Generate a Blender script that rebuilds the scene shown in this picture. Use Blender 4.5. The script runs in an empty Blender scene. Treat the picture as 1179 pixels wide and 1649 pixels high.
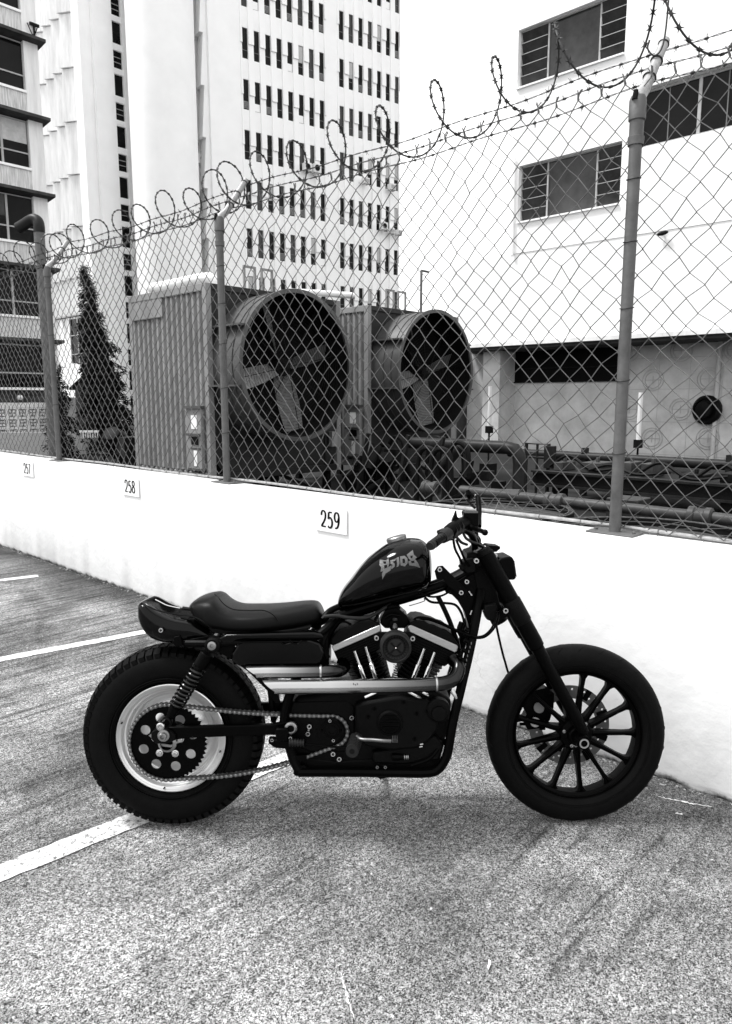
import bpy, math, random
from mathutils import Vector, Matrix
random.seed(7)
D = bpy.data
SC = bpy.context.scene
COL = SC.collection
PI = math.pi

# ------------------------------------------------------------------ camera
CAM_H, FPX, IW, IH = 1.49, 1160.0, 1179.0, 1649.0
PITCH = math.atan(181.5/FPX)
YAW = math.atan(1240/FPX)
FH = Vector((-math.cos(YAW), math.sin(YAW), 0))
RT = Vector((FH.y, -FH.x, 0))
FW = (FH*math.cos(PITCH) + Vector((0, 0, -math.sin(PITCH)))).normalized()
UPV = RT.cross(FW)
EYE = Vector((0, 0, CAM_H))
cd = D.cameras.new('camera')
cam = D.objects.new('camera', cd)
COL.objects.link(cam)
cd.sensor_fit = 'VERTICAL'; cd.sensor_height = 24.0
cd.lens = FPX/IH*24.0
cd.clip_start = 0.05; cd.clip_end = 2000
mw = Matrix((RT, UPV, -FW)).transposed().to_4x4()
mw.translation = EYE
cam.matrix_world = mw
SC.camera = cam

# ------------------------------------------------------------------ light
EXPOSURE = 0.95
SUN_EL, SUN_AZ = math.radians(60), math.atan2(-0.62, -0.78)   # towards the sun: left of and behind the viewer
world = D.worlds.new('World'); SC.world = world; world.use_nodes = True
wn, wl = world.node_tree.nodes, world.node_tree.links
wn.clear()
wout = wn.new('ShaderNodeOutputWorld'); wbg = wn.new('ShaderNodeBackground')
sky = wn.new('ShaderNodeTexSky'); sky.sky_type = 'NISHITA'; sky.sun_disc = False
sky.sun_elevation = SUN_EL; sky.sun_rotation = math.atan2(math.cos(SUN_AZ), math.sin(SUN_AZ)); sky.dust_density = 5; sky.air_density = 1.5
bw = wn.new('ShaderNodeRGBToBW')
mx = wn.new('ShaderNodeMath'); mx.operation = 'MULTIPLY_ADD'      # overcast veil: even cloud plus a little of the sky
mx.inputs[1].default_value = 0.08; mx.inputs[2].default_value = 8.2
wl.new(sky.outputs[0], bw.inputs[0]); wl.new(bw.outputs[0], mx.inputs[0]); wl.new(mx.outputs[0], wbg.inputs[0])
wbg.inputs[1].default_value = 0.10
wl.new(wbg.outputs[0], wout.inputs[0])
sl = D.lights.new('sun', 'SUN'); sun = D.objects.new('sun', sl); COL.objects.link(sun)
sl.energy = 2.4; sl.angle = math.radians(14); sl.color = (1, 1, 1)
sdir = Vector((math.cos(SUN_EL)*math.cos(SUN_AZ), math.cos(SUN_EL)*math.sin(SUN_AZ), math.sin(SUN_EL)))
sun.rotation_euler = sdir.to_track_quat('Z', 'Y').to_euler()
sun.location = (-4, -4, 12)
SC.view_settings.view_transform = 'Standard'; SC.view_settings.look = 'None'
SC.view_settings.exposure = EXPOSURE; SC.view_settings.gamma = 1.0; SC.view_settings.use_curve_mapping = False
SC.render.engine = 'CYCLES'

# ------------------------------------------------------------------ materials
def mat(name, base, rough=0.6, metal=0.0, spec=0.5, nscale=0, namt=0.0, bump=0.0, bscale=60, coat=0.0, stretch=None, rvar=0.0, alpha=1.0):
    m = D.materials.new(name); m.use_nodes = True
    n, l = m.node_tree.nodes, m.node_tree.links
    b = n['Principled BSDF']
    b.inputs['Base Color'].default_value = (base, base, base, 1)
    b.inputs['Roughness'].default_value = rough; b.inputs['Metallic'].default_value = metal
    b.inputs['Specular IOR Level'].default_value = spec
    b.inputs['Coat Weight'].default_value = coat; b.inputs['Coat Roughness'].default_value = 0.03
    tc = n.new('ShaderNodeTexCoord')
    src = tc.outputs['Object']
    if stretch:
        mp = n.new('ShaderNodeMapping'); mp.inputs['Scale'].default_value = stretch
        l.new(src, mp.inputs[0]); src = mp.outputs[0]
    if namt > 0:
        t = n.new('ShaderNodeTexNoise'); t.inputs['Scale'].default_value = nscale; t.inputs['Detail'].default_value = 7
        t.inputs['Roughness'].default_value = 0.65
        l.new(src, t.inputs['Vector'])
        r = n.new('ShaderNodeMapRange'); r.inputs[1].default_value = 0.3; r.inputs[2].default_value = 0.7
        r.inputs[3].default_value = base*(1-namt); r.inputs[4].default_value = base*(1+namt)
        l.new(t.outputs[0], r.inputs[0]); l.new(r.outputs[0], b.inputs['Base Color'])
        if rvar:
            r2 = n.new('ShaderNodeMapRange'); r2.inputs[1].default_value = .3; r2.inputs[2].default_value = .7
            r2.inputs[3].default_value = max(rough-rvar, .02); r2.inputs[4].default_value = rough+rvar
            l.new(t.outputs[0], r2.inputs[0]); l.new(r2.outputs[0], b.inputs['Roughness'])
    if bump > 0:
        t2 = n.new('ShaderNodeTexNoise'); t2.inputs['Scale'].default_value = bscale; t2.inputs['Detail'].default_value = 5
        bp = n.new('ShaderNodeBump'); bp.inputs['Strength'].default_value = bump; bp.inputs['Distance'].default_value = 0.01
        l.new(src, t2.inputs['Vector']); l.new(t2.outputs[0], bp.inputs['Height']); l.new(bp.outputs[0], b.inputs['Normal'])
    return m

MT = {}
MT['plaster'] = mat('white_painted_plaster', .80, .8, nscale=3, namt=.05, bump=.5, bscale=18, spec=.2)
MT['bwhite'] = mat('building_white', .90, .85, nscale=.6, namt=.04, spec=.2)
MT['bstreak'] = mat('weathered_white', .74, .85, nscale=1.2, namt=.18, spec=.2, stretch=(3, 3, .35))
MT['ribbed'] = mat('streaky_spandrel', .55, .85, nscale=2.2, namt=.45, spec=.2, stretch=(9, 9, .6))
MT['bgrey'] = mat('concrete_grey', .30, .85, nscale=2, namt=.3, spec=.2)
MT['relief'] = mat('cast_relief', .40, .85, nscale=2, namt=.2, spec=.2)
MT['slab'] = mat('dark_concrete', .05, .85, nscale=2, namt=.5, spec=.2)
MT['glass'] = mat('window_glass', .006, .08, spec=.12, nscale=.9, namt=.6)
MT['glassg'] = mat('mottled_glass', .035, .10, spec=.28, nscale=.8, namt=.95)  # uneven reflections painted in as mottling of the pane colour
MT['curtain'] = mat('drawn_blind', .45, .8, nscale=4, namt=.2)
MT['frame'] = mat('window_frame', .36, .5, nscale=5, namt=.15)
MT['frame_dk'] = mat('dark_window_frame', .12, .5, nscale=5, namt=.15)
MT['galv'] = mat('galvanised_pipe', .105, .55, metal=.35, nscale=9, namt=.35, bump=.15, bscale=60, rvar=.12)
MT['galv_hi'] = mat('painted_bracket', .30, .5, metal=.2, nscale=30, namt=.35, bump=.2)
MT['wire'] = mat('fence_wire', .11, .45, metal=.6, nscale=20, namt=.3)
MT['rust'] = mat('rusty_barbed_wire', .035, .6, metal=.5, nscale=40, namt=.5)
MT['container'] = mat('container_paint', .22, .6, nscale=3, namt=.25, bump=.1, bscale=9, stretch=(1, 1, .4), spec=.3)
MT['container_dk'] = mat('container_paint_shaded', .016, .5, nscale=2.5, namt=.3, bump=.1, bscale=6, spec=.3)  # darker copy of the container paint, painting shade onto the fan end
MT['hood'] = mat('fan_shroud', .075, .4, metal=.3, nscale=3, namt=.25)
MT['blade'] = mat('fan_blade', .20, .4, metal=.3, nscale=6, namt=.3)
MT['steel_dk'] = mat('dark_steel', .005, .6, spec=.12, metal=.1, nscale=6, namt=.5, bump=.2)
MT['pipe_dk'] = mat('dark_pipe', .014, .45, spec=.15, metal=.1, nscale=7, namt=.5)
MT['pipe_lt'] = mat('lagged_pipe', .045, .5, spec=.2, metal=.1, nscale=7, namt=.4)
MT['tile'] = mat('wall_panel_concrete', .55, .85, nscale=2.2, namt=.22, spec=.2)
MT['black'] = mat('void_black', .004, .8, spec=.1)
MT['tube_light'] = mat('white_tube', .7, .5)
MT['leaf'] = mat('conifer_needles', .010, .8, nscale=5, namt=.6, spec=.15)
MT['leaf2'] = mat('conifer_needles_light', .03, .8, nscale=5, namt=.6, spec=.15)
MT['bark'] = mat('bark', .05, .9, nscale=10, namt=.4)
MT['plate'] = mat('number_plate', .80, .6, nscale=6, namt=.03)
MT['ink'] = mat('black_ink', .004, .7, spec=.1)
# motorcycle
MT['rubber'] = mat('tyre_rubber', .0022, .6, spec=.07, nscale=30, namt=.35, bump=.12, bscale=200)
MT['rubber2'] = mat('grip_rubber', .009, .5, spec=.2, nscale=60, namt=.3)
MT['gloss'] = mat('gloss_black_paint', .0008, .08, spec=.16, nscale=9, namt=.3)
MT['satin'] = mat('satin_black_metal', .0008, .38, spec=.045, nscale=40, namt=.3, bump=.05, bscale=150)
MT['crinkle'] = mat('crinkle_black', .0012, .5, spec=.08, nscale=60, namt=.4, bump=.3, bscale=400)
MT['leather'] = mat('black_leather', .0022, .40, spec=.13, nscale=60, namt=.2, bump=.12, bscale=500)
MT['spring'] = mat('spring_black', .002, .25, spec=.4)
MT['alu'] = mat('brushed_aluminium', .42, .3, metal=1, nscale=20, namt=.12, stretch=(1, 1, 8))
MT['alu_dull'] = mat('dull_aluminium', .26, .42, metal=1, nscale=20, namt=.2)
MT['chrome'] = mat('chrome', .62, .08, metal=1)
MT['rimm'] = mat('polished_rim', .84, .30, metal=.6)
MT['bolt'] = mat('bolt_steel', .5, .25, metal=1)
MT['chainm'] = mat('chain_steel', .10, .4, metal=.8, nscale=60, namt=.4)
MT['rotor'] = mat('brake_rotor', .10, .4, metal=.7, nscale=8, namt=.2)
MT['decal'] = mat('tank_lettering', .085, .5, nscale=60, namt=.3)

# exhaust: colour darkens towards the front, painting in a dark reflection on the metal
def exhaust_mat(x0, x1):
    m = D.materials.new('brushed_exhaust_steel'); m.use_nodes = True
    n, l = m.node_tree.nodes, m.node_tree.links; b = n['Principled BSDF']
    tc = n.new('ShaderNodeTexCoord'); sp = n.new('ShaderNodeSeparateXYZ'); l.new(tc.outputs['Object'], sp.inputs[0])
    t = n.new('ShaderNodeTexNoise'); t.inputs['Scale'].default_value = 30
    mp = n.new('ShaderNodeMapping'); mp.inputs['Scale'].default_value = (.15, 2, 2)
    l.new(tc.outputs['Object'], mp.inputs[0]); l.new(mp.outputs[0], t.inputs['Vector'])
    ad = n.new('ShaderNodeMath'); ad.operation = 'MULTIPLY_ADD'; ad.inputs[1].default_value = .06
    l.new(t.outputs[0], ad.inputs[0]); l.new(sp.outputs[0], ad.inputs[2])
    r = n.new('ShaderNodeMapRange'); r.inputs[1].default_value = x0; r.inputs[2].default_value = x1
    l.new(ad.outputs[0], r.inputs[0])
    cr = n.new('ShaderNodeValToRGB'); cr.color_ramp.elements[0].color = (.42, .42, .42, 1); cr.color_ramp.elements[1].color = (.03, .03, .03, 1)
    e = cr.color_ramp.elements.new(.62); e.color = (.13, .13, .13, 1)
    l.new(r.outputs[0], cr.inputs[0]); l.new(cr.outputs[0], b.inputs['Base Color'])
    b.inputs['Metallic'].default_value = 1; b.inputs['Roughness'].default_value = .2
    return m
MT['exhaust'] = exhaust_mat(.62, 1.0); MT['exhaust_up'] = exhaust_mat(.40, .62)

def ground_mat():
    m = D.materials.new('worn_asphalt'); m.use_nodes = True
    n, l = m.node_tree.nodes, m.node_tree.links; b = n['Principled BSDF']
    b.inputs['Roughness'].default_value = .85; b.inputs['Specular IOR Level'].default_value = .15
    g = n.new('ShaderNodeNewGeometry'); P = g.outputs['Position']
    def noise(scale, detail=3, rough=.6, vec=None):
        t = n.new('ShaderNodeTexNoise'); t.inputs['Scale'].default_value = scale; t.inputs['Detail'].default_value = detail
        t.inputs['Roughness'].default_value = rough; l.new(vec or P, t.inputs['Vector']); return t.outputs[0]
    def mr(v, a, b_, c, d, smooth=False):
        r = n.new('ShaderNodeMapRange'); r.inputs[1].default_value = a; r.inputs[2].default_value = b_
        r.inputs[3].default_value = c; r.inputs[4].default_value = d; l.new(v, r.inputs[0]); return r.outputs[0]
    def mul(a, c):
        x = n.new('ShaderNodeMath'); x.operation = 'MULTIPLY'
        l.new(a, x.inputs[0])
        if isinstance(c, float): x.inputs[1].default_value = c
        else: l.new(c, x.inputs[1])
        return x.outputs[0]
    def cells(scale):                                            # every stone its own tone
        v = n.new('ShaderNodeTexVoronoi'); v.inputs['Scale'].default_value = scale; l.new(P, v.inputs['Vector'])
        x = n.new('ShaderNodeRGBToBW'); l.new(v.outputs['Color'], x.inputs[0]); return x.outputs[0]
    def mix(a, c, f):
        x = n.new('ShaderNodeMix'); x.data_type = 'FLOAT'; l.new(f, x.inputs[0]); l.new(a, x.inputs[2])
        if isinstance(c, float): x.inputs[3].default_value = c
        else: l.new(c, x.inputs[3])
        return x.outputs[0]
    grain = mr(cells(330), .22, .78, .10, 1.9)
    grain2 = mr(cells(120), .2, .8, .70, 1.3)
    grain3 = mr(noise(60, 3, .6), .35, .65, .78, 1.22)
    patch = mr(noise(.9, 4, .6), .34, .64, .50, 1.34)
    patch2 = mr(noise(4, 5, .65), .32, .68, .70, 1.26)
    sp = n.new('ShaderNodeSeparateXYZ'); l.new(P, sp.inputs[0])
    def streaks(rot, sc, lo, hi, dark, seed):
        mp = n.new('ShaderNodeMapping'); mp.inputs['Rotation'].default_value = (0, 0, math.radians(rot)); mp.inputs['Scale'].default_value = sc; mp.inputs['Location'].default_value = (seed, seed*.7, 0)
        l.new(P, mp.inputs[0]); return mr(noise(1.0, 5, .7, mp.outputs[0]), lo, hi, dark, 1.0)
    gate = mr(noise(1.3, 3, .6), .42, .55, 0, 1)
    s1 = streaks(-8, (20, 1.5, 1), .36, .50, .50, 3)             # scuffs along the bays
    s1b = streaks(-14, (34, 2.4, 1), .33, .43, .45, 9)
    s2 = streaks(52, (22, 1.4, 1), .38, .52, .40, 5)             # turning tyre marks towards the left
    left = mr(sp.outputs[0], -2.9, -2.1, 1, 0)
    one = n.new('ShaderNodeValue'); one.outputs[0].default_value = 1.0
    streak = mix(one.outputs[0], mul(s1, s1b), gate)
    streak2 = mix(one.outputs[0], s2, left)
    # broad dark arcs left by turning tyres
    wv = n.new('ShaderNodeTexWave'); wv.wave_type = 'RINGS'; wv.rings_direction = 'Z'; wv.inputs['Scale'].default_value = .55; wv.inputs['Distortion'].default_value = 1.2; wv.inputs['Detail'].default_value = 4
    mw_ = n.new('ShaderNodeMapping'); mw_.inputs['Location'].default_value = (6.2, 1.5, 0); l.new(P, mw_.inputs[0]); l.new(mw_.outputs[0], wv.inputs['Vector'])
    arcs = mix(one.outputs[0], mr(wv.outputs['Fac'], .82, .96, 1.0, .52), mul(left, mr(noise(2.2, 3, .6), .45, .6, 0, 1)))
    wob = n.new('ShaderNodeMath'); wob.operation = 'MULTIPLY_ADD'; wob.inputs[1].default_value = .5
    l.new(noise(4, 5, .7), wob.inputs[0]); l.new(sp.outputs[1], wob.inputs[2])
    grime = mr(wob.outputs[0], 2.55, 2.96, 1.0, .36)             # dirt gathered along the foot of the wall
    v = mul(mul(mul(mul(grain, grain2), mul(patch, patch2)), mul(streak, streak2)), mul(mul(grime, grain3), arcs))
    v = mul(v, GROUND_ALB)
    fl = mr(noise(38, 1, .5), .79, .80, 0, .35)                  # pale chips
    ad = n.new('ShaderNodeMath'); ad.operation = 'ADD'; l.new(v, ad.inputs[0]); l.new(fl, ad.inputs[1])
    l.new(ad.outputs[0], b.inputs['Base Color'])
    bp = n.new('ShaderNodeBump'); bp.inputs['Strength'].default_value = .35; bp.inputs['Distance'].default_value = .002
    l.new(cells(320), bp.inputs['Height']); l.new(bp.outputs[0], b.inputs['Normal'])
    return m
GROUND_ALB = .205
MT['asphalt'] = ground_mat()

def line_mat():
    m = D.materials.new('worn_road_paint'); m.use_nodes = True
    n, l = m.node_tree.nodes, m.node_tree.links; b = n['Principled BSDF']; b.inputs['Roughness'].default_value = .8
    g = n.new('ShaderNodeNewGeometry')
    t = n.new('ShaderNodeTexNoise'); t.inputs['Scale'].default_value = 45; t.inputs['Detail'].default_value = 6; t.inputs['Roughness'].default_value = .75
    l.new(g.outputs['Position'], t.inputs['Vector'])
    r = n.new('ShaderNodeMapRange'); r.inputs[1].default_value = .41; r.inputs[2].default_value = .51; l.new(t.outputs[0], r.inputs[0])
    vo = n.new('ShaderNodeTexVoronoi'); vo.inputs['Scale'].default_value = 230; l.new(g.outputs['Position'], vo.inputs['Vector'])
    bwn = n.new('ShaderNodeRGBToBW'); l.new(vo.outputs['Color'], bwn.inputs[0])
    r2 = n.new('ShaderNodeMapRange'); r2.inputs[1].default_value = .2; r2.inputs[2].default_value = .8; r2.inputs[3].default_value = .04; r2.inputs[4].default_value = .5; l.new(bwn.outputs[0], r2.inputs[0])
    r3 = n.new('ShaderNodeMapRange'); r3.inputs[1].default_value = .2; r3.inputs[2].default_value = .8; r3.inputs[3].default_value = .52; r3.inputs[4].default_value = .80; l.new(bwn.outputs[0], r3.inputs[0])
    x = n.new('ShaderNodeMix'); x.data_type = 'FLOAT'; l.new(r.outputs[0], x.inputs[0]); l.new(r2.outputs[0], x.inputs[2]); l.new(r3.outputs[0], x.inputs[3]); l.new(x.outputs[0], b.inputs['Base Color'])
    return m
MT['line'] = line_mat()

# ------------------------------------------------------------------ mesh helpers
def V(*a): return Vector(a)
class MB:
    def __init__(s): s.v = []; s.f = []
    def add(s, vs, fs):
        o = len(s.v); s.v += [tuple(p) for p in vs]; s.f += [tuple(i+o for i in q) for q in fs]; return s
    def box(s, a, b):
        x0, y0, z0 = [min(a[i], b[i]) for i in range(3)]; x1, y1, z1 = [max(a[i], b[i]) for i in range(3)]
        return s.add([(x0,y0,z0),(x1,y0,z0),(x1,y1,z0),(x0,y1,z0),(x0,y0,z1),(x1,y0,z1),(x1,y1,z1),(x0,y1,z1)],
                     [(0,3,2,1),(4,5,6,7),(0,1,5,4),(1,2,6,5),(2,3,7,6),(3,0,4,7)])
    def beam(s, p, q, wx, wy, up=(0,0,1)):
        p, q = Vector(p), Vector(q); d = (q-p).normalized(); up = Vector(up)
        if abs(d.dot(up)) > .98: up = Vector((1,0,0))
        a = d.cross(up).normalized()*wx/2; b = a.cross(d).normalized()*wy/2
        vs = [p-a-b, p+a-b, p+a+b, p-a+b, q-a-b, q+a-b, q+a+b, q-a+b]
        return s.add(vs, [(0,3,2,1),(4,5,6,7),(0,1,5,4),(1,2,6,5),(2,3,7,6),(3,0,4,7)])
    def hexa(s, vs): return s.add(vs, [(0,3,2,1),(4,5,6,7),(0,1,5,4),(1,2,6,5),(2,3,7,6),(3,0,4,7)])
    def tube(s, pts, r, n=10, cap=True, closed=False):
        pts = [Vector(p) for p in pts]; N = len(pts)
        rs = r if isinstance(r, (list, tuple)) else [r]*N
        def tan(i):
            if closed: return (pts[(i+1) % N]-pts[i-1]).normalized()
            if i == 0: return (pts[1]-pts[0]).normalized()
            if i == N-1: return (pts[-1]-pts[-2]).normalized()
            return (pts[i+1]-pts[i-1]).normalized()
        t = tan(0); a = t.orthogonal().normalized(); vs = []; fs = []
        for i in range(N):
            t = tan(i); a = (a - t*a.dot(t))
            a = a.normalized() if a.length > 1e-6 else t.orthogonal().normalized()
            b = t.cross(a)
            for k in range(n):
                an = 2*PI*k/n; vs.append(pts[i]+(a*math.cos(an)+b*math.sin(an))*rs[i])
        for i in range(N if closed else N-1):
            j = (i+1) % N
            for k in range(n): k2 = (k+1) % n; fs.append((i*n+k, i*n+k2, j*n+k2, j*n+k))
        if cap and not closed:
            fs.append(tuple(range(n-1, -1, -1))); fs.append(tuple((N-1)*n+k for k in range(n)))
        return s.add(vs, fs)
    def lathe(s, prof, o, ax, n=32, closed=False, a0=0.0, a1=2*PI, cap=False):
        """prof = [(radius, height along axis)]"""
        o, ax = Vector(o), Vector(ax).normalized(); e = ax.orthogonal().normalized() if abs(ax.y) < .9 else Vector((1,0,0)); e = (e-ax*e.dot(ax)).normalized(); g = ax.cross(e)
        full = abs(a1-a0-2*PI) < 1e-6; cols = n if full else n+1; vs = []; fs = []; m = len(prof)
        for i in range(cols):
            an = a0+(a1-a0)*i/n; d = e*math.cos(an)+g*math.sin(an)
            for (r, h) in prof: vs.append(o+d*r+ax*h)
        for i in range(n):
            j = (i+1) % cols
            for k in range(m if closed else m-1):
                k2 = (k+1) % m; fs.append((i*m+k, j*m+k, j*m+k2, i*m+k2))
        if cap:
            fs.append(tuple(i*m for i in range(cols))[::-1]); fs.append(tuple(i*m+m-1 for i in range(cols)))
        return s.add(vs, fs)
    def cyl(s, p, q, r, n=20, r2=None):
        p, q = Vector(p), Vector(q); L = (q-p).length
        return s.lathe([(r, 0), (r if r2 is None else r2, L)], p, q-p, n, cap=True)
    def prism(s, pts, off):
        """closed outline pts (3D) extruded by vector off"""
        n = len(pts); off = Vector(off); a = [Vector(p) for p in pts]; b = [p+off for p in a]
        return s.add(a+b, [tuple(range(n-1, -1, -1)), tuple(range(n, 2*n))]+[(i, (i+1) % n, n+(i+1) % n, n+i) for i in range(n)])
    def skin(s, rings, cap=True):
        n = len(rings[0]); vs = [p for r in rings for p in r]; fs = []
        for i in range(len(rings)-1):
            for k in range(n): k2 = (k+1) % n; fs.append((i*n+k, i*n+k2, (i+1)*n+k2, (i+1)*n+k))
        if cap: fs.append(tuple(range(n-1, -1, -1))); fs.append(tuple((len(rings)-1)*n+k for k in range(n)))
        return s.add(vs, fs)
    def build(s, name, m, parent=None, kind=None, bevel=0, smooth=32, fix=True, seg=2):
        me = D.meshes.new(name); me.from_pydata(s.v, [], s.f)
        if fix:
            import bmesh
            bm = bmesh.new(); bm.from_mesh(me); bmesh.ops.recalc_face_normals(bm, faces=bm.faces); bm.to_mesh(me); bm.free()
        if smooth:
            me.polygons.foreach_set('use_smooth', [True]*len(me.polygons)); me.set_sharp_from_angle(angle=math.radians(smooth))
        me.materials.append(MT[m] if isinstance(m, str) else m)
        o = D.objects.new(name, me); COL.objects.link(o)
        if parent: o.parent = parent
        if kind: o['kind'] = kind
        if bevel:
            md = o.modifiers.new('Bevel', 'BEVEL'); md.width = bevel; md.segments = seg; md.limit_method = 'ANGLE'; md.angle_limit = math.radians(40)
        return o
def tag(o, label=None, cat=None, group=None, kind=None):
    if label: o['label'] = label
    if cat: o['category'] = cat
    if group: o['group'] = group
    if kind: o['kind'] = kind
    return o
def empty(name, loc=(0,0,0), label=None, cat=None, group=None):
    o = D.objects.new(name, None); COL.objects.link(o); o.location = loc; o.empty_display_size = .1
    return tag(o, label, cat, group)
def dup(o, parent=None, off=(0,0,0)):
    c = o.copy(); COL.objects.link(c); c.parent = parent if parent else o.parent
    c.location = Vector(o.location)+Vector(off)
    for ch in list(o.children): dup(ch, c)
    return c
def spline(P, k=6):
    P = [Vector(p) for p in P]; out = []
    for i in range(len(P)-1):
        a = P[i-1] if i else P[0]*2-P[1]; b, c = P[i], P[i+1]; d = P[i+2] if i+2 < len(P) else P[-1]*2-P[-2]
        for j in range(k):
            t = j/k
            out.append(.5*((2*b)+(-a+c)*t+(2*a-5*b+4*c-d)*t*t+(-a+3*b-3*c+d)*t**3))
    out.append(P[-1]); return out
def curve_plate(name, loops, depth, m, matrix, parent=None, bevel=0.0):
    """flat plate (with holes) from 2D outlines, placed by matrix; converted to a mesh"""
    cu = D.curves.new(name, 'CURVE'); cu.dimensions = '2D'; cu.fill_mode = 'BOTH'; cu.extrude = depth/2; cu.bevel_depth = bevel
    for lp in loops:
        sp = cu.splines.new('POLY'); sp.points.add(len(lp)-1); sp.use_cyclic_u = True
        for i, p in enumerate(lp): sp.points[i].co = (p[0], p[1], 0, 1)
    t = D.objects.new('tmp', cu); COL.objects.link(t)
    dg = bpy.context.evaluated_depsgraph_get(); dg.update()
    me = D.meshes.new_from_object(t.evaluated_get(dg)); me.name = name; me.transform(matrix)
    me.materials.clear(); me.materials.append(MT[m])
    D.objects.remove(t); o = D.objects.new(name, me); COL.objects.link(o); o.parent = parent
    return o
def text_mesh(name, body, size, depth, m, matrix, parent, sx=1.0, offset=0.0):
    cu = D.curves.new(name, 'FONT'); cu.body = body; cu.size = size; cu.extrude = depth; cu.align_x = 'CENTER'; cu.align_y = 'CENTER'; cu.offset = offset
    t = D.objects.new('tmp', cu); COL.objects.link(t)
    dg = bpy.context.evaluated_depsgraph_get(); dg.update()
    me = D.meshes.new_from_object(t.evaluated_get(dg)); me.name = name
    me.transform(matrix @ Matrix.Diagonal((sx, 1, 1, 1)))
    me.materials.clear(); me.materials.append(MT[m])
    D.objects.remove(t); o = D.objects.new(name, me); COL.objects.link(o); o.parent = parent
    return o
# sight lines of the survey: a point of the photograph laid on a real plane of the place
def ray(x, y): return FW + RT*((x-IW/2)/FPX) - UPV*((y-IH/2)/FPX)
def onp(x, y, p, n):
    d = ray(x, y); n = Vector(n); return EYE + d*((Vector(p)-EYE).dot(n)/d.dot(n))
def atZ(x, y, z=0.0): return onp(x, y, (0, 0, z), (0, 0, 1))
def atY(x, y, Y): return onp(x, y, (0, Y, 0), (0, 1, 0))
def atX(x, y, X): return onp(x, y, (X, 0, 0), (1, 0, 0))
def depth_of(p): return (Vector(p)-EYE).dot(FW)
# ================================================================== SETTING
WY, WB, WZ = 2.743, 2.925, 0.945       # front face, back face and top of the parapet
b = MB(); b.add([(-400,-200,0),(300,-200,0),(300,WY+.05,0),(-400,WY+.05,0)], [(0,1,2,3)])
b.build('parking_ground', 'asphalt', kind='structure', smooth=0)
b = MB(); b.add([(-400,WB-.05,0),(300,WB-.05,0),(300,500,0),(-400,500,0)], [(0,1,2,3)])
MT['yard'] = mat('yard_concrete', .014, .85, nscale=1.5, namt=.4, spec=.2)
b.build('yard_ground', 'yard', kind='structure', smooth=0)
def bay_line(x0, y0, x1, y1, w, name='bay_line'):
    rnd = random.Random(int(abs(x0)*100)); m = MB(); N = 90; d = Vector((x1-x0, y1-y0, 0)); nrm = Vector((d.y, -d.x, 0)).normalized()
    vs = []
    for i in range(N+1):
        p = Vector((x0, y0, .004))+d*(i/N)
        a = w/2+rnd.uniform(-.004, .004); c = w/2+rnd.uniform(-.004, .004)
        vs += [p-nrm*a, p+nrm*c]
    m.add(vs, [(2*i, 2*i+2, 2*i+3, 2*i+1) for i in range(N)])
    return m.build(name, 'line', kind='structure', smooth=0)
bay_line(-2.45, -1.2, -2.14, 2.16, .095)
bay_line(-4.62, -.4, -4.09, 2.42, .085)
bay_line(-6.75, .2, -6.13, 2.46, .085)
bay_line(-8.9, .2, -8.2, 2.46, .085)

# ------------------------------------------------------------------ parapet wall
wall = empty('parapet_wall', (-3, WY, 0), 'low white painted masonry wall behind the motorcycle, carrying the wire fence', 'wall')
def off(o): o.location = o.location - Vector((-3, WY, 0)); return o
def wall_body():
    rnd = random.Random(3); m = MB(); X0, X1, N = -26.0, 4.0, 600; prof = []
    vs = []; fs = []
    for i in range(N+1):
        x = X0+(X1-X0)*i/N
        j = rnd.uniform(0, .012); wv = .004*math.sin(x*2.1)+.003*math.sin(x*5.3)
        P = [(x, WY+.012+j, -.02), (x, WY+.004+j*.8, .012+rnd.uniform(-.004, .01)), (x, WY+wv*.4, .04), (x, WY+wv*.5, .5), (x, WY+wv*.3, WZ-.014), (x, WY+.004, WZ-.004+wv*.3), (x, WY+.014, WZ+wv*.3),
             (x, WB-.014, WZ+wv*.3-.002), (x, WB, WZ-.014), (x, WB, -.02)]
        vs += P
    k = 10
    for i in range(N):
        for q in range(k-1): fs.append((i*k+q, i*k+q+1, (i+1)*k+q+1, (i+1)*k+q))
    m.add(vs, fs); return m
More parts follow.
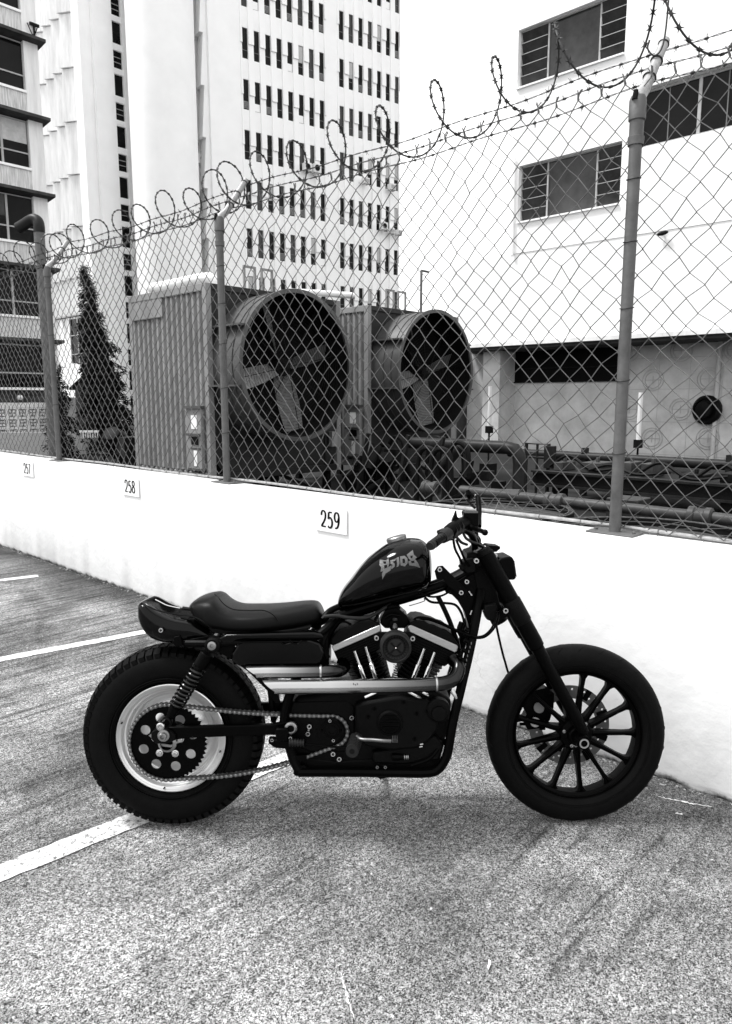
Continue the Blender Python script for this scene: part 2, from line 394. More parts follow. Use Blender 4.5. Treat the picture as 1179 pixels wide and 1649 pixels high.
def wall_mat():
    m = mat('white_wall_paint', .80, .8, bump=.35, bscale=14, spec=.2)
    n, l = m.node_tree.nodes, m.node_tree.links; bs = n['Principled BSDF']
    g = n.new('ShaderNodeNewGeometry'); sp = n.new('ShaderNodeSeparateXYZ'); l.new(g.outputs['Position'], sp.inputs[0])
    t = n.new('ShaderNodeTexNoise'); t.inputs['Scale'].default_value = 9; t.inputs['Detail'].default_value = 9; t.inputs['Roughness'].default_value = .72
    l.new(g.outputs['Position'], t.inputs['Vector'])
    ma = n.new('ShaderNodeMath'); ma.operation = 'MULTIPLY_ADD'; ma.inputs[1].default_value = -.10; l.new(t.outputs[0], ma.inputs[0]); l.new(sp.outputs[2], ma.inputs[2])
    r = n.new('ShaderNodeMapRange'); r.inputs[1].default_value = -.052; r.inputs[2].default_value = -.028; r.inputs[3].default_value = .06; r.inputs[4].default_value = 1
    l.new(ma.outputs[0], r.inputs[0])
    # hairline cracks in the paint
    v = n.new('ShaderNodeTexVoronoi'); v.feature = 'DISTANCE_TO_EDGE'; v.inputs['Scale'].default_value = 1.7
    t2 = n.new('ShaderNodeTexNoise'); t2.inputs['Scale'].default_value = 3; t2.inputs['Detail'].default_value = 5
    mpp = n.new('ShaderNodeVectorMath'); mpp.operation = 'MULTIPLY_ADD'; mpp.inputs[1].default_value = (.5,.5,.5); l.new(t2.outputs[1], mpp.inputs[0]); l.new(g.outputs['Position'], mpp.inputs[2]); l.new(mpp.outputs[0], v.inputs['Vector'])
    r2 = n.new('ShaderNodeMapRange'); r2.inputs[1].default_value = .0; r2.inputs[2].default_value = .0035; r2.inputs[3].default_value = .0; r2.inputs[4].default_value = 1; l.new(v.outputs['Distance'], r2.inputs[0])
    gate = n.new('ShaderNodeMapRange'); gate.inputs[1].default_value = .44; gate.inputs[2].default_value = .56; gate.inputs[3].default_value = .86; gate.inputs[4].default_value = 1; t3 = n.new('ShaderNodeTexNoise'); t3.inputs['Scale'].default_value = 1.3; l.new(g.outputs['Position'], t3.inputs['Vector']); l.new(t3.outputs[0], gate.inputs[0])
    mxx = n.new('ShaderNodeMath'); mxx.operation = 'MAXIMUM'; l.new(gate.outputs[0], mxx.inputs[0]); l.new(r2.outputs[0], mxx.inputs[1])
    st = n.new('ShaderNodeTexNoise'); st.inputs['Scale'].default_value = 2; st.inputs['Detail'].default_value = 6; l.new(g.outputs['Position'], st.inputs['Vector'])
    r3 = n.new('ShaderNodeMapRange'); r3.inputs[1].default_value = .3; r3.inputs[2].default_value = .7; r3.inputs[3].default_value = .76; r3.inputs[4].default_value = .84; l.new(st.outputs[0], r3.inputs[0])
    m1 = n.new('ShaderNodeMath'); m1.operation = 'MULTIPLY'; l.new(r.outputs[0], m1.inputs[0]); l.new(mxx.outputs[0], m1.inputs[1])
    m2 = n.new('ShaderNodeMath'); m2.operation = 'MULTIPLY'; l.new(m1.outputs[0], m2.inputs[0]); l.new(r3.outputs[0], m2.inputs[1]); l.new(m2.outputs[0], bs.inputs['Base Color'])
    return m
o = wall_body().build('masonry', wall_mat(), smooth=50); off(o).parent = wall
# broken edge between wall and ground: crumbs of paint and mortar
m = MB(); rnd = random.Random(9)
for i in range(420):
    x = rnd.uniform(-9, -.2)+.25*math.sin(i); y = WY-abs(rnd.gauss(0, .018))-.002; s = rnd.uniform(.001, .0045)*(2 if rnd.random() < .06 else 1)
    m.box((x-s, y-s*.7, .0005), (x+s*rnd.uniform(.5, 1.6), y+s*.7, s*.9))
m.build('mortar_crumbs', mat('mortar_crumb', .30, .9, nscale=50, namt=.5), kind='stuff', smooth=0)['label'] = 'loose crumbs of paint and mortar along the foot of the wall'

DG = {'2': [[(.06,.72),(.12,.90),(.30,1.0),(.55,1.0),(.78,.90),(.84,.72),(.76,.52),(.50,.30),(.22,.12),(.05,.0)], [(.03,.02),(.5,.02),(.92,.02)]],
 '5': [[(.84,.97),(.5,.97),(.24,.97)], [(.24,.97),(.20,.75),(.16,.54)], [(.16,.54),(.34,.62),(.56,.62),(.78,.52),(.88,.32),(.80,.12),(.58,.0),(.34,.0),(.08,.08)]],
 '7': [[(.05,.97),(.5,.97),(.92,.97)], [(.90,.96),(.68,.66),(.50,.32),(.40,.0)]],
 '8': [[(.48,.54),(.22,.64),(.12,.78),(.22,.93),(.48,1.0),(.74,.93),(.84,.78),(.74,.64),(.48,.54),(.18,.42),(.06,.24),(.18,.06),(.48,.0),(.78,.06),(.90,.24),(.78,.42),(.48,.54)]],
 '9': [[(.84,.66),(.72,.50),(.46,.42),(.20,.50),(.08,.70),(.18,.92),(.46,1.0),(.76,.92),(.88,.68),(.84,.36),(.66,.12),(.40,.02),(.14,.02)]]}
def digit(ch_, x, w, h, par):
    m = MB()
    for n_, st in enumerate(DG[ch_]):
        P = spline([(p[0], p[1], 0) for p in st], 5); L = []
        for i, p in enumerate(P):
            d = (P[min(i+1, len(P)-1)]-P[max(i-1, 0)]); d = Vector((d.x*w, d.y*h, 0)).normalized()
            hw = .0042+.0032*abs(d.y)           # strokes swell on the uprights
            c = Vector((x+p.x*w, 0, (p.y-.5)*h)); nn = Vector((-d.y, 0, d.x))*hw
            y = -.0068-.0004*n_; L += [c+nn+V(0,y,0), c-nn+V(0,y,0)]
        m.add(L, [(2*i, 2*i+1, 2*i+3, 2*i+2) for i in range(len(P)-1)])
    return m.build('digit', 'ink', par, smooth=0)
def number_plate(xc, zc, txt, label):
    t = empty('number_plate', (xc, WY-.004, zc), label, 'sign', 'bay number plates on the wall')
    m = MB(); m.box((-.125, -.006, -.072), (.125, .0, .072)); m.build('plate', 'plate', t, bevel=.0012)
    x = -.075
    for ch_ in txt:
        digit(ch_, x, .042, .088, t); x += .052
number_plate(-2.825, .832, '259', 'white plate reading 259 on the wall behind the fuel tank')
number_plate(-5.00, .838, '258', 'white plate reading 258 on the wall, between the plates 257 and 259')
number_plate(-6.88, .852, '257', 'small distant white plate reading 257, farthest left on the wall')

# ------------------------------------------------------------------ fence
PY, MY = 2.84, 2.872
fence = empty('chain_link_fence', (-3.92, PY, WZ), 'tall chain link fence with barbed wire strands on top of the white wall', 'fence')
FO = Vector((-3.92, PY, WZ))
def fo(o): o.location = Vector(o.location)-FO; o.parent = fence; return o
POSTS = [1.42, -1.25, -3.92, -6.43, -8.95, -11.5, -14.0]
ARM = Vector((0, .22, .30))
for i, x in enumerate(POSTS):
    r = .0235
    m = MB(); m.tube([(0,0,0), (0,0,.4), (0,0,1.0), (0,0,1.56)], r, 20)
    p = m.build('post', 'galv'); p.location = (x, PY, WZ); fo(p)
    m = MB(); m.box((-.10, -.06, .0), (.10, .06, .006))
    for sx in (-1, 1): m.cyl((sx*.08, .0, .006), (sx*.08, 0, .014), .008, 6)
    q = m.build('base_plate', 'galv', p, bevel=.001)
    m = MB(); m.lathe([(r+.001, 1.50), (r+.006, 1.50), (r+.007, 1.53), (r+.003, 1.532), (r+.003, 1.585), (r+.008, 1.59), (r+.008, 1.66), (r+.002, 1.675)], (0,0,0), (0,0,1), 20)
    m.build('collar', 'galv', p)
    m = MB(); a0 = V(0, .0, 1.64)
    pts = [a0+V(0,0,-.02), a0+V(0, .008, .035), a0+ARM*.28, a0+ARM*.6, a0+ARM]
    m.tube(pts, [r+.004, r+.002, r-.002, r-.004, r-.005], 14)
    # drain slot of the casting, a real recess cover
    arm = m.build('barb_arm', 'galv_hi', p)
    m = MB(); m.tube([a0+V(.0, -.028, .015), a0+V(0, -.022, .05)], [.012, .009], 8)
    m.build('slot', 'black', arm)
    for k in (.42, .68, .94):
        c = a0+ARM*k; d = ARM.normalized(); m = MB()
        e1 = V(1,0,0); e2 = d.cross(e1)
        m.tube([c+(e1*math.cos(t)+e2*math.sin(t))*(r+.0042-.0085*k) for t in [2*PI*j/14 for j in range(14)]], .0032, 6, closed=True)
        m.build('wire_tie', 'rust', arm)
    for z in (.33, .62, .9, 1.15, 1.38) if i < 3 else (.5, 1.1):
        m = MB(); m.tube([V(math.cos(t)*(r+.003), math.sin(t)*(r+.003), z+.004*math.sin(t*1.0)) for t in [2*PI*j/12 for j in range(12)]], .0022, 5, closed=True)
        m.build('mesh_tie', 'rust', p)

# woven mesh: every wire is a zigzag hooked into its neighbours
PITCH_, PV = .0485, .0500              # half the diamond's width and height
def mesh_node(i, j):
    """node i along the fence, j upwards"""
    rr = random.Random(i*7919+j*104729)
    x = -i*PITCH_+1.5; z = WZ+.028+j*PV
    sag = .010*math.sin(x*2.7)+.006*math.sin(x*7.3+j*.3)
    return Vector((x+rr.gauss(0, .0052)+.012*math.sin(j*.35+x*1.7), MY+rr.gauss(0, .002)+.012*math.sin(x*1.9+j*.2), z+rr.gauss(0, .0040)+sag))
def panel(i0, i1, m, r):
    J = 34
    for i in range(i0, i1):
        if i % 2: continue
        # a zigzag wire swinging between node columns i-1 .. i+1 around column i
        for side in (0, 1):
            pass
    for i in range(i0, i1):
        pts = []
        for j in range(0, J+1):
            ii = i + (j % 2)
            pts.append((ii, j))
        if i % 2 == 0:
            P = [mesh_node(a, c) for a, c in pts]
            s = -.0022
        else:
            P = [mesh_node(a-0 if (c % 2 == 0) else a, c) for a, c in pts]
            P = [mesh_node(i+1 if c % 2 == 0 else i, c) for a, c in pts]
            s = .0022
        Q = []
        for q_, p in enumerate(P):
            Q.append(p+V(0, s*(1 if q_ % 2 else -1), 0))
        top = Q[-1]; rr = random.Random(i*31+5)
        Q.append(top+V(rr.uniform(-.006, .006), rr.uniform(-.006, .006), .022))
        Q.append(top+V(rr.uniform(-.016, .016), rr.uniform(-.01, .01), .040))
        m.tube(Q, r, 4, cap=False)
        if i % 2 == 0:
            Q2 = [top+V(.004, 0, .0), top+V(-.004, .003, .02), top+V(rr.uniform(-.018, -.006)*(1 if rr.random() < .5 else -1), .0, .038)]
            m.tube(Q2, r, 4, cap=False)
edges_x = POSTS
for k in range(len(POSTS)-1):
    i0 = int(round((1.5-POSTS[k])/PITCH_)); i1 = int(round((1.5-POSTS[k+1])/PITCH_))
    i0 += i0 % 2; i1 += i1 % 2
    m = MB(); panel(i0, i1, m, .0027)
    fo(m.build('woven_mesh', 'wire', kind='stuff', fix=False))
# bottom rail with its ties
m = MB(); P = [V(x, MY-.005, WZ+.022+.004*math.sin(x*3.1)) for x in [1.5-.1*i for i in range(157)]]
m.tube(P, .0075, 8); fo(m.build('bottom_rail', 'galv_hi'))
m = MB(); rnd = random.Random(4)
for i in range(70):
    x = 1.2-.19*i+rnd.uniform(-.05, .05); z = WZ+.022
    m.tube([V(x+rnd.uniform(-.01,.01)*0, MY-.005+math.cos(t)*.011, z+math.sin(t)*.011) for t in [2*PI*j/9 for j in range(10)]]+[V(x+rnd.uniform(-.03,.03), MY-.02, z-.014)], .002, 4, cap=False)
fo(m.build('rail_tie', 'wire', kind='stuff'))

# barbed wire strands
def strand(dy, dz, seed):
    rnd = random.Random(seed); pts = []
    for k in range(len(POSTS)-1):
        a, c = POSTS[k], POSTS[k+1]
        for j in range(24):
            t = j/24; x = a+(c-a)*t
            pts.append(V(x, PY+dy+.006*math.sin(x*3+seed), WZ+1.64+dz-.028*math.sin(PI*t)+.005*math.sin(x*9+seed)))
    m = MB()
    full = spline(pts, 5)
    for ph in (0, PI):
        m.tube([p+V(0, math.cos(i*1.15+ph)*.0022, math.sin(i*1.15+ph)*.0022) for i, p in enumerate(full)], .0017, 4, cap=False)
    i = 3
    while i < len(full)-2:
        p = full[i]; d = (full[i+1]-full[i-1]).normalized(); e = d.orthogonal().normalized(); g = d.cross(e)
        for q in range(4):
            an = rnd.uniform(0, 2*PI); v = (e*math.cos(an)+g*math.sin(an))*.019+d*rnd.uniform(-.009, .009)
            m.tube([p-v*.35+d*(q-1.5)*.003, p+v], [.0017, .0008], 4)
        m.tube([p-d*.008, p+d*.008], .0042, 6)
        i += 5
    fo(m.build('barbed_strand', 'rust', kind=None))
for n_, k in enumerate((.42, .68, .94)): strand(ARM.y*k+.022, ARM.z*k-.012, n_+1)

# razor wire coil hung along the arms
def razor():
    rnd = random.Random(12); m = MB(); t = MB(); pts = []; ph = 0
    X0 = .9; ax_y, ax_z, R_ = 2.965, 2.885, .142
    N = 40; xc = X0; th = 0.0; path = []
    cen = [-1.67+.42*k for k in range(7, 0, -1)]+[-1.67, -1.98, -2.31, -2.63, -2.99, -3.35, -3.66, -3.93, -4.12, -4.42, -4.70, -5.03, -5.38, -5.72, -6.08, -6.40, -6.62, -6.86, -7.1, -7.45, -7.8, -8.2]
    low = lambda x: ax_z-.055*min(1, max(0, (-1.9-x)/.5))-.03*min(1, max(0, (-3.9-x)/.6))
    rad_ = lambda x: R_-.022*min(1, max(0, (-3.9-x)/.6))
    for c in range(len(cen)-1):
        r0 = rad_(cen[c])*(1+.07*math.sin(c*2.3)); r1 = rad_(cen[c+1])*(1+.07*math.sin((c+1)*2.3))
        y0, z0 = ax_y+.03*math.sin(c*1.7), low(cen[c])+.02*math.sin(c*3.1); y1, z1 = ax_y+.03*math.sin((c+1)*1.7), low(cen[c+1])+.02*math.sin((c+1)*3.1)
        for j in range(36):
            s = j/36; a = 2*PI*s; r = r0+(r1-r0)*s
            x = cen[c]+(cen[c+1]-cen[c])*s
            path.append(V(x, y0+(y1-y0)*s+r*math.sin(a), z0+(z1-z0)*s+r*math.cos(a)))
    m.tube(path, .0040, 6, cap=False)
    acc = 0
    for i in range(1, len(path)-1):
        acc += (path[i]-path[i-1]).length
        if acc > .042:
            acc = 0; p = path[i]; d = (path[i+1]-path[i-1]).normalized(); e = (V(1,0,0)-d*d.x).normalized(); g = d.cross(e)
            m.beam(p-d*.007, p+d*.007, .010, .010)
            for s1 in (-1, 1):
                for s2 in (-1, 1):
                    q = p+d*s2*.005; tip = p+e*s1*.016+d*s2*.015
                    m.add([q+g*.001, q+e*s1*.005-d*s2*.004+g*.001, tip, q-g*.001], [(0,1,2),(0,2,3),(1,3,2)])
    return m
o = razor().build('razor_wire_coil', 'rust', fix=False)
tag(o, 'coil of razor wire looping along the top of the chain link fence', 'razor wire')
m = MB(); m.tube(spline([(-1.20, 2.99, 3.35), (-1.212, 2.985, 3.1), (-1.22, 2.98, 2.86), (-1.245, 2.965, 2.80), (-1.275, 2.96, 2.83), (-1.27, 2.96, 2.86)], 5), .0035, 6)
tag(m.build('loose_wire', 'rust'), 'thin loose wire hanging down beside the nearest post arm', 'wire')

# ================================================================== right building
RB = empty('louvred_building', (-8, 17, 0), 'large white building on the right with louvred windows above a dark undercroft', 'building')
def rb(m, name, mt, par=None, **k):
    o = m.build(name, mt, **k); o.location = Vector((8, -17, 0)); o.parent = RB
    if par: o.location = (0,0,0); o.parent = par
    return o
Yb = 17.0
def wall_holes(m, x0, x1, z0, z1, holes, y, th):
    """front wall made of boxes round rectangular openings"""
    xs = sorted(set([x0, x1]+[h[0] for h in holes]+[h[1] for h in holes])); zs = sorted(set([z0, z1]+[h[2] for h in holes]+[h[3] for h in holes]))
    for i in range(len(xs)-1):
        runs = []
        for k in range(len(zs)-1):
            cx, cz = (xs[i]+xs[i+1])/2, (zs[k]+zs[k+1])/2
            if any(h[0] < cx < h[1] and h[2] < cz < h[3] for h in holes): continue
            if runs and abs(runs[-1][1]-zs[k]) < 1e-6: runs[-1][1] = zs[k+1]
            else: runs.append([zs[k], zs[k+1]])
        for a, c in runs: m.box((xs[i], y, a), (xs[i+1], y+th, c))
W1 = (-10.66, -7.86, 9.27, 10.62); W2 = (-10.53, -7.80, 6.02, 7.39); W3 = (-7.43, 3.0, 7.13, 8.36)
m = MB(); wall_holes(m, -10.72, 14, 5.25, 18, [W1, W2, W3, (-7.43, 3, 10.3, 11.6)], Yb, .35)
rb(m, 'upper_wall', 'bwhite', smooth=0)
m = MB(); m.box((-10.72, Yb+.35, 5.25), (14, Yb+9, 18)); rb(m, 'inner_block', 'bwhite', smooth=0)
m = MB(); m.box((-12.6, Yb+.02, 3.0), (14, Yb+9, 5.25)); rb(m, 'lower_wall', 'bwhite', smooth=0)
m = MB(); m.box((-12.75, Yb-.12, 2.90), (14.1, Yb+9.1, 3.0)); rb(m, 'edge_slab', 'bstreak', smooth=0)
m = MB(); m.tube([(-10.63, Yb-.05, 7.6), (-10.63, Yb-.05, 5.2)], .035, 8); m.tube([(-10.78, Yb+.2, 18), (-10.78, Yb+.2, 5.2)], .04, 8); rb(m, 'downpipe', 'bwhite')
def jalousie(W, nl, gl, blade_tilt, name='window'):
    x0, x1, z0, z1 = W; yy = Yb+.16
    m = MB(); fr = .035
    for a in ((x0, z0, x1, z0+fr), (x0, z1-fr, x1, z1), (x0, z0, x0+fr, z1), (x1-fr, z0, x1, z1)):
        m.box((a[0]+.002, yy-.03, a[1]+.002), (a[2]-.002, yy+.03, a[3]-.002))
    L = x0+.28*(x1-x0); R2 = x1-.24*(x1-x0)
    m.box((L-.02, yy-.035, z0+fr), (L+.02, yy+.035, z1-fr)); m.box((R2-.02, yy-.035, z0+fr), (R2+.02, yy+.035, z1-fr))
    w = rb(m, name, 'frame', smooth=0)
    m = MB(); m.box((L+.02, yy-.004, z0+fr), (R2-.02, yy+.004, z1-fr)); p = m.build('pane', 'glassg', w, smooth=0)
    m = MB(); m.box((x0+.004, yy+.10, z0), (x1-.004, yy+.12, z1)); m.build('dark_interior', 'black', w, smooth=0)
    m = MB(); m.box((x0, Yb-.06, z0-.04), (x1, Yb+.10, z0-.002)); m.build('sill', 'bwhite', w, smooth=0)
    h = (z1-z0-2*fr)/nl
    for (a, c) in ((x0+fr, L-.02), (R2+.02, x1-fr)):
        for i in range(nl):
            zc = z0+fr+h*(i+.5); dy = math.cos(blade_tilt)*h*.56; dz = math.sin(blade_tilt)*h*.56
            m = MB(); m.hexa([(a, yy-dy, zc-dz), (c, yy-dy, zc-dz), (c, yy+dy, zc+dz), (a, yy+dy, zc+dz),
                              (a, yy-dy+.008, zc-dz-.012), (c, yy-dy+.008, zc-dz-.012), (c, yy+dy+.008, zc+dz-.012), (a, yy+dy+.008, zc+dz-.012)])
            m.build('louvre', 'glassg', w, smooth=0)
            m = MB(); m.box((a, yy-dy-.006, zc-dz-.010), (c, yy-dy+.004, zc-dz+.004)); m.build('louvre_rail', 'frame', w, smooth=0)
    return w
jalousie(W1, 5, .3, math.radians(-66)); jalousie(W2, 5, .3, math.radians(-72))
for (x0, x1, z0, z1) in (W3, (-7.43, 3, 10.3, 11.6)):
    m = MB(); yy = Yb+.12
    m.box((x0, yy-.03, z1-.06), (x1, yy+.04, z1)); m.box((x0, yy-.03, z0), (x1, yy+.04, z0+.05))
    x = x0+.02; i = 0
    while x < x1: m.box((x-.035, yy-.03, z0+.05), (x+.035, yy+.04, z1-.06)); x += [1.72, 1.2][i % 2] if i else 1.26; i += 1
    w = rb(m, 'window', 'frame', smooth=0)
    m = MB(); m.box((x0, yy+.0, z0+.05), (x1, yy+.012, z1-.06)); m.build('pane', 'glass', w, smooth=0)
    for xx in (x0+.62, x0+1.85, x0+2.6, x0+3.9): m = MB(); m.box((xx-.012, yy-.012, z0+.05), (xx+.012, yy-.002, z1-.06)); m.build('glazing_bar', 'frame_dk', w, smooth=0)
    m = MB(); m.box((x0-.1, Yb-.07, z1+.002), (x1, Yb+.1, z1+.09)); m.build('drip_moulding', 'bstreak', w, smooth=0)
# undercroft
Yu = 18.3
def U(x, y): p = atY(x, y, Yu); return p
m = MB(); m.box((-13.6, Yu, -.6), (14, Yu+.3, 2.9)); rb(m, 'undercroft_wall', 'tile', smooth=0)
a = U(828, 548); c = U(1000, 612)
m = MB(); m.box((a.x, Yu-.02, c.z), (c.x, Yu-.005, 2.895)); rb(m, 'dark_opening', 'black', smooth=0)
m = MB(); m.box((a.x+.1, Yu-.06, c.z+.35), (c.x, Yu-.03, c.z+.38)); m.box((a.x, Yu-.07, c.z-.03), (c.x, Yu-.022, c.z)); rb(m, 'opening_frame', 'steel_dk', smooth=0)
m = MB(); a = atY(778, 600, Yb+.5); c = atY(805, 600, Yb+.5); m.box((a.x, Yb+.5, -.6), (c.x, Yu-.001, 2.897)); rb(m, 'pillar', 'tile', smooth=0)
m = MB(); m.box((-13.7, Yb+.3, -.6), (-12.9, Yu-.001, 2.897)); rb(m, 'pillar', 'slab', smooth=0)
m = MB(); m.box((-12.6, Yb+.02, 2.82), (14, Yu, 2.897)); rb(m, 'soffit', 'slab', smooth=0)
a = U(1161, 560); m = MB(); m.tube([(a.x, Yu-.07, -.6), (a.x, Yu-.07, 2.85)], .05, 10); rb(m, 'wall_pipe', 'tile')
# panel joints and cast ring medallions of the concrete wall
x = U(1012, 650).x
while x < 2:
    m = MB(); m.box((x-.006, Yu-.004, -.6), (x+.006, Yu+.0, 2.8)); rb(m, 'panel_joint', 'relief', smooth=0); x += .745
for z in (.12, .93, 1.74, 2.5):
    m = MB(); m.box((U(1012, 650).x, Yu-.0065, z-.006), (2, Yu-.0045, z+.006)); rb(m, 'panel_joint', 'relief', smooth=0)
cen = [(1052, 612), (1142, 610), (1096, 659), (1050, 706), (1140, 706), (1098, 564), (1092, 752), (1014, 659), (1180, 752), (1012, 752), (1014, 565), (1186, 562)]
for i, (px_, py_) in enumerate(cen):
    p = U(px_, py_); m = MB()
    for r_ in (.265, .20):
        m.tube([V(p.x+math.cos(t)*r_, Yu-.008, p.z+math.sin(t)*r_) for t in [2*PI*j/28 for j in range(28)]], .011, 4, closed=True)
    m.box((p.x-.19, Yu-.012, p.z-.009), (p.x+.19, Yu-.001, p.z+.009)); m.box((p.x-.009, Yu-.014, p.z-.1), (p.x+.009, Yu-.0005, p.z+.1))
    rb(m, 'ring_medallion', 'relief')
p = U(1141, 660)
m = MB(); m.lathe([(.34, 0), (.35, .10), (.30, .16), (.27, .16), (.27, .1), (.20, .1), (.19, .28), (.1, .3), (.0, .3)], (p.x, Yu-.01, p.z), (-.15, -1, 0), 24)
rb(m, 'vent_cowl', 'steel_dk')
# graffiti-like bird mark on the white wall: a small black lamp bracket
p = atY(1068, 377, Yb); m = MB(); m.lathe([(.0, -.13), (.035, -.08), (.05, .0), (.045, .08), (.02, .14), (0, .15)], (p.x, Yb-.08, p.z), (1, 0, .12), 10); m.tube([(p.x, Yb, p.z), (p.x, Yb-.08, p.z)], .02, 6)
rb(m, 'wall_lamp', 'steel_dk')
# tube lights standing in the undercroft
for (px_, y0, y1, lab) in ((788, 622, 686, 'thin white upright tube light beside the undercroft pillar, left of the leaning post'), (1028, 632, 708, 'thin white upright tube light on a dark stand, just right of the nearest fence post')):
    Yt = 14.0; a = atY(px_, y0, Yt); c = atY(px_, y1, Yt)
    t = empty('tube_light', (c.x, Yt, 0), lab, 'light')
    m = MB(); m.tube([(0, 0, c.z), (0, 0, a.z)], .045, 10); m.build('tube', 'tube_light', t)
    m = MB(); m.tube([(0, 0, 0), (0, 0, c.z)], .022, 8); m.box((-.07, -.06, c.z-.16), (.07, .06, c.z)); m.build('stand', 'steel_dk', t)

# ================================================================== window tower
al = math.atan(1651.5/FPX*math.cos(PITCH))
TD = (FH*math.cos(al)+RT*math.sin(al)).normalized(); TN = Vector((TD.y, -TD.x, 0))
TP = EYE + ray(388, 400)*46; TP.z = 0
TM = Matrix((TD, -TN, V(0,0,1))).transposed().to_4x4(); TM.translation = TP      # local x along the face, y into the tower
TW = empty('office_tower', (0,0,0), 'tall white office tower with rows of narrow dark windows', 'building'); TW.matrix_world = TM
FL = 2.95; Z0 = 6.42 - FL; NF = 11
cols = [.42+.795*i for i in range(8)]+[7.56+.785*i for i in range(7)]
WW = .42; WH = 1.76
m = MB(); m.box((-1.8, .42, 0), (12.75, 14, Z0+NF*FL+1)); m.build('core', 'bwhite', TW, smooth=0)
m = MB(); m.box((-1.8, 0, 0), (.30, .42, Z0+NF*FL+1)); m.build('end_wall', 'bwhite', TW, smooth=0)
m = MB(); m.box((cols[7]+WW+.12, 0, 0), (cols[8]-.12, .42, Z0+NF*FL+1)); m.build('middle_wall', 'bwhite', TW, smooth=0)
groups = [(.30, cols[7]+WW+.12, cols[:8]), (cols[8]-.12, 12.75, cols[8:])]
for (xa, xb, cc) in groups:
    for f in range(NF+1):
        zb = Z0+(f-1)*FL if f else 0
        z_lo = Z0+(f-1)*FL if f else 0; z_hi = Z0+f*FL-WH
        m = MB(); m.box((xa, .04, z_lo), (xb, .42, z_hi)); m.build('spandrel', 'bwhite', TW, smooth=0)
# ribs: one wedge per storey, standing proudest at its foot
def rib(x0, x1):
    me = None
    for f in range(NF+1):
        z1 = Z0+f*FL-WH+.85; z0_ = z1-FL
        if me is None:
            m = MB(); m.hexa([(0,-.10,0),(x1-x0,-.10,0),(x1-x0,.41,0),(0,.41,0),(0,-.015,FL),(x1-x0,-.015,FL),(x1-x0,.41,FL),(0,.41,FL)])
            o = m.build('rib', 'bwhite', TW, smooth=0); me = o.data
        else:
            o = D.objects.new('rib', me); COL.objects.link(o); o.parent = TW
        o.location = (x0, 0, z0_)
for (xa, xb, cc) in groups:
    for i, x in enumerate(cc):
        nx = cc[i+1] if i+1 < len(cc) else None
        if nx: rib(x+WW, nx)
        if i == 0: rib(xa+.002, x)
        if nx is None: rib(x+WW, min(xb-.002, x+WW+.42))
# windows
mw_ = MB(); mw_.box((0, .26, -WH), (WW, .28, 0)); wme = None
rnd = random.Random(21)
proto = {}
def tower_window(kind):
    m = MB()
    for a in ((0, -WH, WW, -WH+.03), (0, -.03, WW, 0), (0, -WH+.03, .025, -.03), (WW-.025, -WH+.03, WW, -.03), (.025, -1.28, WW-.025, -1.25)):
        m.box((a[0], .08, a[1]), (a[2], .12, a[3]))
    fr = m.build('window', 'frame_dk', smooth=0)
    m = MB(); m.box((.025, .105, -WH+.03), (WW-.025, .115, -.03)); pa = m.build('pane', 'glassg' if kind == 2 else 'glass', fr, smooth=0)
    if kind == 1:
        m = MB()
        for k in range(6): m.box((.03, .07, -WH+.1+k*.07), (WW-.03, .095, -WH+.125+k*.07))
        m.build('louvre_bank', 'frame', fr, smooth=0)
    if kind == 3:
        m = MB(); m.box((.03, .07, -WH+.04), (WW-.03, .095, -1.28)); m.build('infill_panel', 'bwhite', fr, smooth=0)
    if kind == 4:
        m = MB(); m.box((.03, .085, -.9+rnd.uniform(-.2, .3)), (WW-.03, .098, -.035)); m.build('blind', 'curtain', fr, smooth=0)
    return fr
for k in (0, 1, 2, 3, 4): proto[k] = tower_window(k)
first = {k: True for k in proto}
for f in range(NF):
    for x in cols:
        k = rnd.choices((0, 1, 2, 3, 4), (46, 16, 24, 5, 9))[0]
        o = proto[k]
        if first[k]: first[k] = False; o.parent = TW
        else: o = dup(o, TW)
        o.location = (x, 0, Z0+f*FL)
# side face with two columns of fins
for j, (xx, dd) in enumerate(((.25, .0), (1.35, .0))):
    for f in range(NF+1):
        z1 = Z0+f*FL-.9; m = MB()
        y0 = xx
        m.hexa([(-2.25, y0, z1-FL), (-1.803, y0, z1-FL), (-1.803, y0+.7, z1-FL), (-2.25, y0+.7, z1-FL), (-2.02, y0, z1), (-1.803, y0, z1), (-1.803, y0+.7, z1), (-2.02, y0+.7, z1)])
        m.build('side_fin', 'bwhite', TW, smooth=0)
        m = MB(); m.box((-1.84, y0+.72, z1-1.7), (-1.8005, y0+.86, z1-.3)); m.build('window', 'glass', TW, smooth=0)
# air conditioners on the tower
def aircon(loc_, w, h, d, label, grille=True, rot=None):
    t = empty('air_conditioner', (0,0,0), label, 'air conditioner', 'air conditioners on the office tower')
    t.matrix_world = TM @ Matrix.Translation(loc_)
    m = MB(); m.box((-w/2, -d, 0), (w/2, 0, h)); m.build('casing', 'bstreak', t, bevel=.01)
    if grille:
        m = MB(); m.lathe([(0, 0), (h*.34, 0), (h*.36, .02), (h*.30, .012), (0, .012)], (-w*.08, -d-.002, h/2), (0, -1, 0), 20); m.build('fan_grille', 'steel_dk', t)
    else:
        m = MB()
        for k in range(4): m.box((-w*.4, -d-.012, h*(.2+.16*k)), (w*.4, -d-.001, h*(.26+.16*k)))
        m.build('grille', 'frame_dk', t, smooth=0)
    m = MB(); m.box((-w*.4, -d+.02, -.06), (-w*.34, 0, 0)); m.box((w*.34, -d+.02, -.06), (w*.4, 0, 0)); m.build('bracket', 'frame', t, smooth=0)
def onT(x, y):
    p = onp(x, y, TP+V(0,0,1), TN); q = TM.inverted() @ p; return q
